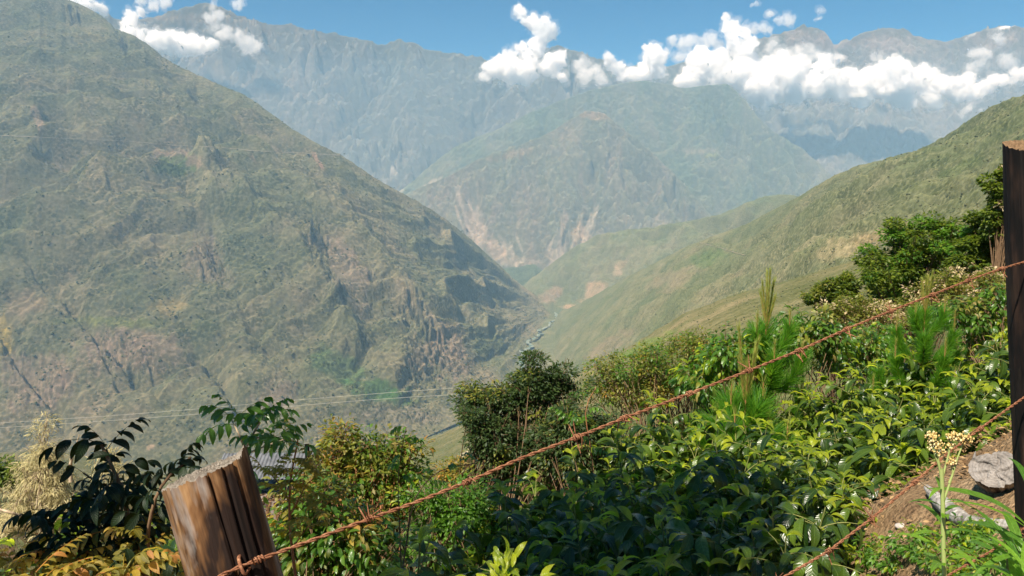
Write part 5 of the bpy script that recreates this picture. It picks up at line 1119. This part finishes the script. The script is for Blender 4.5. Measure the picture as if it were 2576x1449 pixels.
tree(1190, 7.8, [(1195, 1040, 34, 22), (1225, 1085, 50, 30), (1270, 1130, 60, 36), (1240, 1170, 50, 30)], 'feathery_tree', 'tree', 'lower dark feathery bush merging with the left side of the young tree', 6000, .045, LT_small, 'feather', 70, bark='pale', bark2='brown', clump_r=.14, ncl=80, trunk_r=.014, multi=2, flat=.45, key2='olive', frac2=.12)
tree(1190, 9, [(1190, 1165, 52, 20), (1150, 1185, 50, 20), (1240, 1190, 40, 20)], 'small_round_bush', 'bush', 'small golden bush below the feathery tree', 3500, .05, LT_small, 'cassia', 62, clump_r=.12, ncl=50, trunk_r=.02, multi=3, key2='olive', frac2=.4)
tree(1150, 6, [(1150, 1255, 80, 44), (1100, 1310, 70, 44), (1190, 1320, 80, 50), (1130, 1380, 80, 44), (1060, 1240, 40, 26)], 'bright_bush', 'bush', 'bright green small leaved bush under the middle of the top wire', 7000, .045, LT_small, 'bright', 63, clump_r=.13, ncl=120, trunk_r=.015, multi=4, key2='young', frac2=.08)
tree(890, 6.2, [(850, 1085, 28, 20), (880, 1120, 56, 30), (960, 1125, 50, 26), (1030, 1120, 34, 22), (830, 1160, 56, 40), (930, 1180, 80, 44), (1010, 1180, 56, 34), (840, 1240, 80, 44), (950, 1260, 80, 44)],
     'leafy_shrub', 'shrub', 'tangled shrub of green and golden leaves left of centre', 7200, .055, LT_small, 'olive', 64, clump_r=.14, ncl=150, trunk_r=.018, multi=4, key2='bright', frac2=.4, key3='cassia', frac3=.12, bark='red')
tree(770, 4.6, [(790, 1230, 60, 50), (740, 1310, 60, 60), (860, 1330, 80, 50), (780, 1400, 90, 50), (950, 1390, 80, 50)], 'leafy_shrub', 'shrub', 'brownish green shrub right behind the leaning post', 2600, .065, LT_med, 'inga', 65, clump_r=.14, ncl=90, trunk_r=.015, multi=4, key2='olive', frac2=.3, key3='cassia', frac3=.1, nsing=120)
# lichen covered conical shrub on the left
tree(110, 11, [(122, 1065, 10, 20), (118, 1100, 22, 22), (112, 1140, 40, 26), (110, 1180, 62, 30), (108, 1220, 86, 30), (120, 1260, 110, 34), (100, 1310, 120, 40)],
     'lichen_shrub', 'shrub', 'pale yellow lichen draped cone shaped shrub at the left edge', 12000, .10, [leaf_tpl(4, .09, 1.3, .1, up=.4), leaf_tpl(4, .07, .9, .1, up=.2)], 'pale', 66, bark='pale', clump_r=.15, ncl=200, trunk_r=.03, trunk_top=.85, flat=.5, droop=.25, twig=.003)
tree(290, 10.5, [(255, 1150, 34, 18), (285, 1185, 46, 24), (310, 1230, 56, 30), (300, 1290, 70, 36)],
     'lichen_shrub', 'shrub', 'lower pale lichen shrub behind the shaded sapling', 2600, .10, [leaf_tpl(4, .09, 1.3, .1, up=.4)], 'pale', 68, bark='pale', clump_r=.13, ncl=60, trunk_r=.02, trunk_top=.7, flat=.5, droop=.25)
stick('bare_branch', [at(178, 1212, 10.5), at(176, 1175, 10.5), at(183, 1140, 10.5), at(193, 1115, 10.5), at(199, 1092, 10.5)], [.03, .026, .02, .012, .004], BK['pale'], 'bare pale branch standing right of the lichen shrub', 'branch', 8, .3)
stick('bare_branch', [at(-20, 1276, 3.0), at(30, 1290, 3.0), at(75, 1305, 3.05), at(115, 1330, 3.1)], [.006, .006, .005, .003], BK['pale'], 'thin bare branch arching in from the left edge', 'branch', 6, .3)
tree(30, 45, [(20, 1180, 36, 22), (-30, 1190, 40, 26), (50, 1205, 30, 16), (-60, 1230, 50, 30)], 'hillside_bush', 'bush', 'dark green bush mass behind the lichen shrub at the left edge', 4000, .28, LT_tiny, 'darktree', 67, clump_r=.6, ncl=60, trunk_r=.06, multi=3)
# young pines
p1 = pine(1.75, 71); f = foot(1925, 9.6); hh = height_to(1945, 700, 9.6); p1.place(f, 0.4, hh / 2.0, 'left of the two bright green pine saplings with upright tips')
p1b = pine(1.0, 73); p1b.place(foot(1880, 8.6), 1.4, height_to(1880, 900, 8.6) / 1.2, 'lower pine sapling in front of the taller left one')
p2 = pine(1.75, 72); f = foot(2320, 9.2); hh = height_to(2330, 700, 9.2); p2.place(f, 2.0, hh / 2.0, 'right pine sapling standing behind the top wire near the right post')

# coffee plantation
CB = [coffee_bush(1.0, .42, 80, 81, dens=1.0), coffee_bush(1.45, .47, 90, 82, dens=1.0), coffee_bush(2.0, .52, 90, 83), coffee_bush(2.7, .6, 90, 84)]
CH = [1.02, 1.47, 2.02, 2.7]
ex = [1400, 1500, 1600, 1700, 1800, 1900, 2000, 2100, 2200, 2300, 2400, 2500, 2600, 2800]; ey = [1080, 1035, 1010, 985, 1000, 1005, 985, 960, 940, 920, 890, 860, 830, 800]
rnd = random.Random(17); nb_ = 0
rows = [(9.0, 1500, 2700, 88, 0, 'coffee bush of the farthest row below the pines', 'coffee bushes of the farthest row'),
        (7.4, 1440, 2680, 104, 65, 'coffee bush halfway up the plantation slope', 'coffee bushes in the middle of the slope'),
        (6.0, 1380, 2640, 128, 135, 'sunlit coffee bush just above the soil bank', 'coffee bushes above the soil bank'),
        (4.9, 1300, 2120, 150, 225, 'large leaved coffee bush left of the soil bank', 'near coffee bushes left of the bank'),
        (4.1, 1230, 1990, 176, 320, 'shaded coffee bush low in front of the others', 'shaded front coffee bushes'),
        (3.3, 1130, 1900, 210, 430, 'dark coffee bush at the bottom edge in deep shade', 'coffee bushes at the bottom edge')]
for (d, x0, x1, st, dy, lab, grp) in rows:
    x = x0; made = []
    while x < x1:
        px = x + rnd.uniform(-.25, .25) * st; dd = d + rnd.uniform(-.35, .35); py = np.interp(px, ex, ey) + dy + rnd.uniform(-62, 25)
        h = height_to(px, py, dd); x += st
        if h < 0.5: continue
        k = int(np.argmin([abs(math.log(h / c)) for c in CH])); s = min(1.3, max(.72, h / CH[k]))
        made.append(CB[k].place(foot(px, dd, py), rnd.uniform(0, 6.28), s, lab, grp)); nb_ += 1
    ords = ['leftmost', 'second', 'third', 'fourth', 'fifth', 'sixth', 'seventh', 'eighth', 'ninth', 'tenth', 'eleventh', 'twelfth', 'thirteenth', 'fourteenth', 'fifteenth']
    for q, r_ in enumerate(made): r_['label'] = (ords[q] if q == 0 else ords[q] + ' from the left') + ', ' + lab
for (px, d, py, lab) in ((1330, 6.2, 1130, 'dark coffee bush directly below the feathery tree'), (1040, 4.6, 1370, 'coffee bush under the top wire left of the bright bush'), (880, 3.6, 1400, 'coffee bush right of the leaning post at the bottom'), (1240, 5.0, 1350, 'coffee bush between the bright bush and the shaded slope'),
                         (60, 3.4, 1330, 'dark coffee bush in the bottom left shade'), (230, 4.0, 1240, 'dark coffee bush left of the leaning post'), (420, 4.4, 1190, 'coffee bush whose leaves show just left of the post top'), (990, 3.0, 1440, 'lowest coffee bush left of the bottom centre')):
    h = height_to(px, py, d); k = int(np.argmin([abs(math.log(max(h, .3) / c)) for c in CH])); CB[k].place(foot(px, d, py), rnd.uniform(0, 6.28), min(1.35, max(.6, h / CH[k])), lab)

# plants with rows of drooping leaflets
FI = [frond_mesh(.26, 4, .105, LT_coffee, .9, 5, hang=.9), frond_mesh(.22, 3, .10, LT_coffee, 1.3, 6, hang=1.1, curl=.3), frond_mesh(.28, 4, .095, LT_coffee, .6, 7, hang=.7, curl=-.3)]
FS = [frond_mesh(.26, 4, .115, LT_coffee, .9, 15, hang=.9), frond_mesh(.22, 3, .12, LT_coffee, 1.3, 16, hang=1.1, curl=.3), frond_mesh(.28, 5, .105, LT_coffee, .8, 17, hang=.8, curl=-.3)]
FC = [frond_mesh(.17, 7, .042, LT_med, 1.0, 8, hang=.3), frond_mesh(.15, 6, .045, LT_med, 1.3, 9, hang=.5, curl=.25), frond_mesh(.19, 8, .038, LT_med, .7, 10, hang=.2, curl=-.2)]
rnd = random.Random(33)
def stems_px(base_px, base_d, lst):
    f = foot(base_px, base_d); out = []
    for (pts, r) in lst:
        P = [at(x, y, base_d + dz) - f for x, y, dz in pts]; Q, _ = smooth_path(P, 14); out.append(([Vector(q) for q in Q], r))
    return f, out
f, st = stems_px(560, 3.1, [([(560, 1449, 0), (575, 1210, 0), (617, 1130, 0)], .010), ([(617, 1130, 0), (600, 1090, 0), (582, 1055, .05)], .006), ([(617, 1130, 0), (640, 1085, 0), (665, 1045, -.05)], .006), ([(612, 1145, 0), (660, 1125, -.1), (715, 1105, -.15)], .005), ([(640, 1100, 0), (690, 1105, .1), (735, 1085, .15)], .004)])
pl = frond_plant('leafy_sapling', 'sapling', st, FI, 'inga', 91, 5, 'pale', scale=(.42, .68), start=.45); pl.place(f, 0, 1, 'slender sapling with drooping green leaves rising behind the leaning post')
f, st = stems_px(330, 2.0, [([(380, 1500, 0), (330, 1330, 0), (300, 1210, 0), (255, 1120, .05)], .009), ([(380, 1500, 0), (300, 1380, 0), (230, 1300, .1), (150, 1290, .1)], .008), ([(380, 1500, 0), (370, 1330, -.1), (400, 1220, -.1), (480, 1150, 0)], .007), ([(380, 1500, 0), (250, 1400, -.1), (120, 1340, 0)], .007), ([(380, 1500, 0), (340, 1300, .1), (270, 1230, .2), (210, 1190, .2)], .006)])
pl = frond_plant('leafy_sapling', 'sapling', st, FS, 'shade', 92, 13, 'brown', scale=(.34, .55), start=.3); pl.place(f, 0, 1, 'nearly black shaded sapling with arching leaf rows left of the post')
f, st = stems_px(735, 3.4, [([(745, 1460, 0), (728, 1330, 0), (728, 1220, 0), (751, 1098, 0)], .008), ([(728, 1260, 0), (690, 1200, .05), (660, 1180, .1)], .004), ([(728, 1300, 0), (770, 1220, 0), (800, 1190, 0)], .004), ([(735, 1380, 0), (790, 1300, -.1), (830, 1260, -.1)], .004), ([(728, 1220, 0), (760, 1170, 0), (785, 1140, 0)], .003)])
pl = frond_plant('golden_shrub', 'shrub', st, FC, 'cassia', 93, 9, 'red', scale=(.55, .95), start=.25); pl.place(f, 0, 1, 'golden leaved shrub with red stem just right of the leaning post')
for (bx, d, lst, lab, sd) in (
    (240, 2.0, [([(260, 1600, 0), (240, 1420, 0), (300, 1330, 0)], .005), ([(260, 1600, 0), (200, 1440, 0), (150, 1390, 0)], .005), ([(260, 1600, 0), (330, 1420, -.1), (390, 1370, -.1)], .005), ([(260, 1600, 0), (300, 1460, -.2), (330, 1410, -.2)], .005)], 'yellow leaved shrub filling the bottom left, nearest the post', 94),
    (60, 1.9, [([(80, 1600, 0), (50, 1460, 0), (30, 1410, 0)], .005), ([(80, 1600, 0), (120, 1470, 0), (170, 1420, 0)], .005), ([(80, 1600, 0), (100, 1480, -.2), (90, 1440, -.2)], .005)], 'yellow leaved shrub in the very bottom left corner', 95),
    (400, 2.4, [([(400, 1600, 0), (390, 1440, 0), (330, 1300, 0)], .005), ([(400, 1600, 0), (430, 1450, 0), (440, 1400, 0)], .005)], 'small yellow green shrub touching the left side of the post', 96)):
    f, st = stems_px(bx, d, lst); pl = frond_plant('golden_shrub', 'shrub', st, FC, 'cassia', sd, 13, 'green', scale=(.6, 1.1), start=.3, el=(-.3, .6)); pl.place(f, 0, 1, lab, 'yellow leaved shrubs at the bottom left')
# stems reaching out of the shade in the middle
f, st = stems_px(1470, 6.5, [([(1500, 1449, 0), (1490, 1150, 0), (1465, 1010, 0), (1500, 975, 0)], .008), ([(1490, 1150, 0), (1450, 1080, 0), (1430, 1050, 0)], .005)])
pl = frond_plant('leafy_sapling', 'sapling', st, FI, 'inga', 97, 6, 'red', scale=(.5, .8), start=.6); pl.place(f, 0, 1, 'dark sapling with a red stem right of the feathery tree')
f, st = stems_px(1060, 4.0, [([(1010, 1449, 0), (1040, 1250, 0), (1100, 1180, 0), (1200, 1165, 0)], .005), ([(1010, 1449, 0), (1000, 1200, 0), (1012, 1120, 0), (1022, 1075, 0)], .004)])
pl = frond_plant('leafy_sapling', 'sapling', st, FI, 'inga', 98, 5, 'brown', scale=(.3, .5), start=.55); pl.place(f, 0, 1, 'thin dark twiggy sapling reaching over the golden bush')

# flowering stalk in front of the wires
def flower_stalk():
    rnd = random.Random(6); d = 1.28; base = at(2378, 1500, d); b = Vector((base.x, base.y, gzf(base.x, base.y))); root = empty('flower_stalk', b, 'tall pale green stalk topped with beady yellow flower heads', 'wild flower')
    n = NT('yellow_flower_bead'); r = n.n('NewGeometry').outputs['Random Per Island']
    n.link(n.n('BsdfPrincipled', {'Base Color': n.ramp(r, [(0.0, (0.32, 0.20, 0.06)), (0.5, (0.58, 0.42, 0.14)), (1.0, (0.80, 0.68, 0.36))]), 'Roughness': .7}).outputs[0], n.out.inputs[0])
    n2 = NT('pale_green_stem'); n2.link(n2.n('BsdfPrincipled', {'Base Color': (0.33, 0.40, 0.13, 1), 'Roughness': .6}).outputs[0], n2.out.inputs[0])
    L = lambda x, y, dz=0: at(x, y, d + dz) - b
    a = Acc(); a.tube(smooth_path([Vector((0, 0, 0)), L(2378, 1500), L(2373, 1380), L(2372, 1250), L(2368, 1180)], 40)[0], np.linspace(.0055, .0035, 40), 8)
    for p in ([L(2370, 1230), L(2362, 1160), L(2352, 1120)], [L(2372, 1265), L(2395, 1200), L(2412, 1140), L(2425, 1112)], [L(2371, 1200), L(2385, 1150), L(2392, 1115)], [L(2368, 1200), L(2362, 1170), L(2345, 1128)], [L(2388, 1215), L(2398, 1190), L(2392, 1168)]):
        a.tube(smooth_path(p, 10)[0], np.linspace(.0022, .0012, 10), 6)
    link('stalk', a.mesh('stalk'), root, n2.m)
    v, fc = ico(1)
    for (x, y, rx, ry, m) in ((2343, 1098, 15, 13, 62), (2358, 1122, 22, 16, 90), (2368, 1140, 12, 10, 34), (2400, 1098, 19, 12, 70), (2425, 1102, 19, 14, 75), (2392, 1120, 9, 8, 24), (2390, 1160, 14, 10, 45)):
        V = []; F = []; o_ = 0; c = L(x, y)
        for k in range(m):
            u = Vector((rnd.gauss(0, .55), rnd.gauss(0, .55), rnd.gauss(0, .55))); u = u if u.length < 1.2 else u.normalized()
            p = c + Vector((u.x * rx, u.y * rx, u.z * ry)) * d / FPX; V.append(v * rnd.uniform(.0012, .0021) * np.array([1, 1, 1.3]) + np.array(p[:])); F.append(fc + o_); o_ += len(v)
        link('flower_head', mesh_np('flower_head', np.concatenate(V), np.concatenate(F)), root, n.m)
    LL = single_meshes([leaf_tpl(6, .17, 1.0, .3, up=.5)], 'stem_leaf', LM['lance'])
    for k in range(15):
        t = k / 15; p = L(2375, 1440).lerp(L(2370, 1215), t); az = k * 2.4
        o = bpy.data.objects.new('stem_leaf', LL[0]); C.objects.link(o); o.parent = root; o.location = p; o.rotation_euler = (rnd.uniform(-.2, .5), 0, az); s = .085 * (1.1 - .6 * t); o.scale = (s, s, s)
flower_stalk()

# long leaved tufts at the lower right and low ground cover
def tuft(px, py, d, nl, L0, label, seed, key='lance', el=0.5, w=.12, grp='long leaved plants at the lower right'):
    rnd = random.Random(seed); p = at(px, py, d); z = gzf(p.x, d); b = Vector((p.x, d, z)); root = empty('long_leaved_plant', b, label, 'plant', grp)
    a = Acc(); top = p - b; a.tube([Vector((0, 0, -.05)), top * .5 + Vector((.01, 0, 0)), top], [.008, .006, .004], 6); link('stem', a.mesh('stem'), root, BK['green'])
    ms = single_meshes([leaf_tpl(9, w, 1.3, .4, up=.5), leaf_tpl(9, w * .8, .8, .4, up=.3)], 'long_leaf', LM[key])
    for k in range(nl):
        o = bpy.data.objects.new('long_leaf', rnd.choice(ms)); C.objects.link(o); o.parent = root; t = 0.55 + .45 * k / nl
        o.location = top * t; s = L0 * rnd.uniform(.7, 1.15); o.scale = (s, s, s); o.rotation_euler = (rnd.uniform(-.1, el * 1.6), rnd.uniform(-.4, .4), k * 2.4 + rnd.uniform(-.3, .3))
for (px, py, d, nl, L0, lab, sd) in ((2585, 1300, 1.5, 34, .16, 'long leaved plant at the right edge below the log end', 1), (2540, 1350, 1.7, 36, .13, 'lower long leaved plant beside the right edge', 2), (2600, 1215, 1.45, 14, .20, 'broad bladed plant reaching in across the log', 3), (2500, 1430, 1.8, 34, .11, 'small long leaved plant in the bottom right corner', 4), (2590, 1430, 1.35, 30, .12, 'long leaved plant cut by the bottom right corner', 5)):
    tuft(px, py, d, nl, L0, lab, sd)
def herb(px, py, d, n_, lab, sd, key='bright', L=.05, r=.16, nsing=50, hh=.22, name='low_herb'):
    g = ground_at(px, py) if d is None else foot(px, d)
    pl = clump_plant(name, 'herb', hh, [(0, 0, hh * .6, r, r, hh * .45)], n_, L, LT_med, key, sd, bark='green', clump_r=r * .4, ncl=16, trunk_r=.004, multi=3, key2='young', frac2=.25, nsing=nsing, twig=.0015)
    pl.place(g, 0, .7, lab, 'low green herbs along the bottom'); return pl
h1 = herb(2300, 1405, None, 260, 'low leafy herb on the soil bottom right', 111); h2 = herb(2180, 1425, None, 240, 'low leafy herb at the bottom edge of the bank', 112, L=.06)
rnd = random.Random(3); hk = 0
for (px, py) in sorted(((2120, 1400), (2240, 1440), (2060, 1440), (2420, 1420), (2440, 1380), (2350, 1440), (2480, 1350), (2000, 1460), (2330, 1380), (2540, 1420), (2400, 1470), (2470, 1460))):
    (h1 if hk % 2 else h2).place(ground_at(px, py), rnd.uniform(0, 6), rnd.uniform(.4, .7), ['leftmost', 'second', 'third', 'fourth', 'fifth', 'sixth', 'seventh', 'eighth', 'ninth', 'tenth', 'eleventh', 'twelfth'][hk] + ' from the left of the low herbs covering the bottom right', 'ground cover herbs at the bottom right'); hk += 1
# fresh shoots at the bottom centre
pl = clump_plant('fresh_shoot', 'shrub', .5, [(0, 0, .42, .13, .13, .10)], 110, .07, LT_young, 'young', 120, bark='green', clump_r=.08, ncl=8, trunk_r=.005, multi=3, nsing=110, droop=-.4)
p = at(1262, 1475, 2.2); pl.place(p - Vector((0, 0, .48)), 0, 1, 'fresh yellow green shoots poking up at the bottom centre')
a = Acc(); a.tube([(0, 0, -2.6), (0, 0, 0)], [.012, .008], 6); o = link('lower_stem', a.mesh('lower_stem'), pl.root, BK['green'])
stick('bare_stake', [at(1305, 1345, 5.2), at(1296, 1310, 5.2), at(1290, 1278, 5.2)], [.010, .010, .009], BK['pale'], 'short pale bare stem in the dark gap below the feathery tree', 'stick', 6)

# the tree overhead whose shade falls across the middle of the view
def shade_tree():
    b = Vector((-4.6, -1.2, gzf(-4.6, -1.2))); c = [(-1.75, 1.9, 3.2, 1.2, 1.1, .55), (-1.6, .75, 2.9, .7, .7, .4)]
    cr = [(x - b.x, y - b.y, z - b.z, rx, ry, rz) for (x, y, z, rx, ry, rz) in c]
    pl = clump_plant('shade_tree', 'tree', 4.8, cr, 9000, .15, LT_med, 'inga', 130, clump_r=.3, ncl=110, trunk_r=.09, trunk_top=.75, lean=(1.5, 1.5)); pl.place(b, 0, 1, 'overhanging tree beside the camera whose shade darkens the middle')
shade_tree()
# ------------------------------------------------------------------ haze over the canyon (ends before the far range and its clouds)
def haze():
    bm = bmesh.new(); bmesh.ops.create_cube(bm, size=1.0)
    x0, x1, y0, y1, z0, z1 = -9000, 9000, -1500, 10950, -960, 1640
    for v in bm.verts:
        v.co = Vector((x0 if v.co.x < 0 else x1, y0 if v.co.y < 0 else y1, z0 if v.co.z < 0 else z1))
    me = bpy.data.meshes.new('haze'); bm.to_mesh(me); bm.free()
    n = NT('haze_air')
    v = n.n('VolumePrincipled', {'Color': (0.44, 0.73, 1.0, 1), 'Density': HAZE, 'Anisotropy': 0.0})
    v.inputs['Absorption Color'].default_value = (1, 1, 1, 1)
    n.link(v.outputs[0], n.out.inputs['Volume'])
    o = link('haze', me, None, n.m); o['kind'] = 'stuff'; o['label'] = 'blue haze filling the canyon air'
HAZE = 0.66e-4
haze()
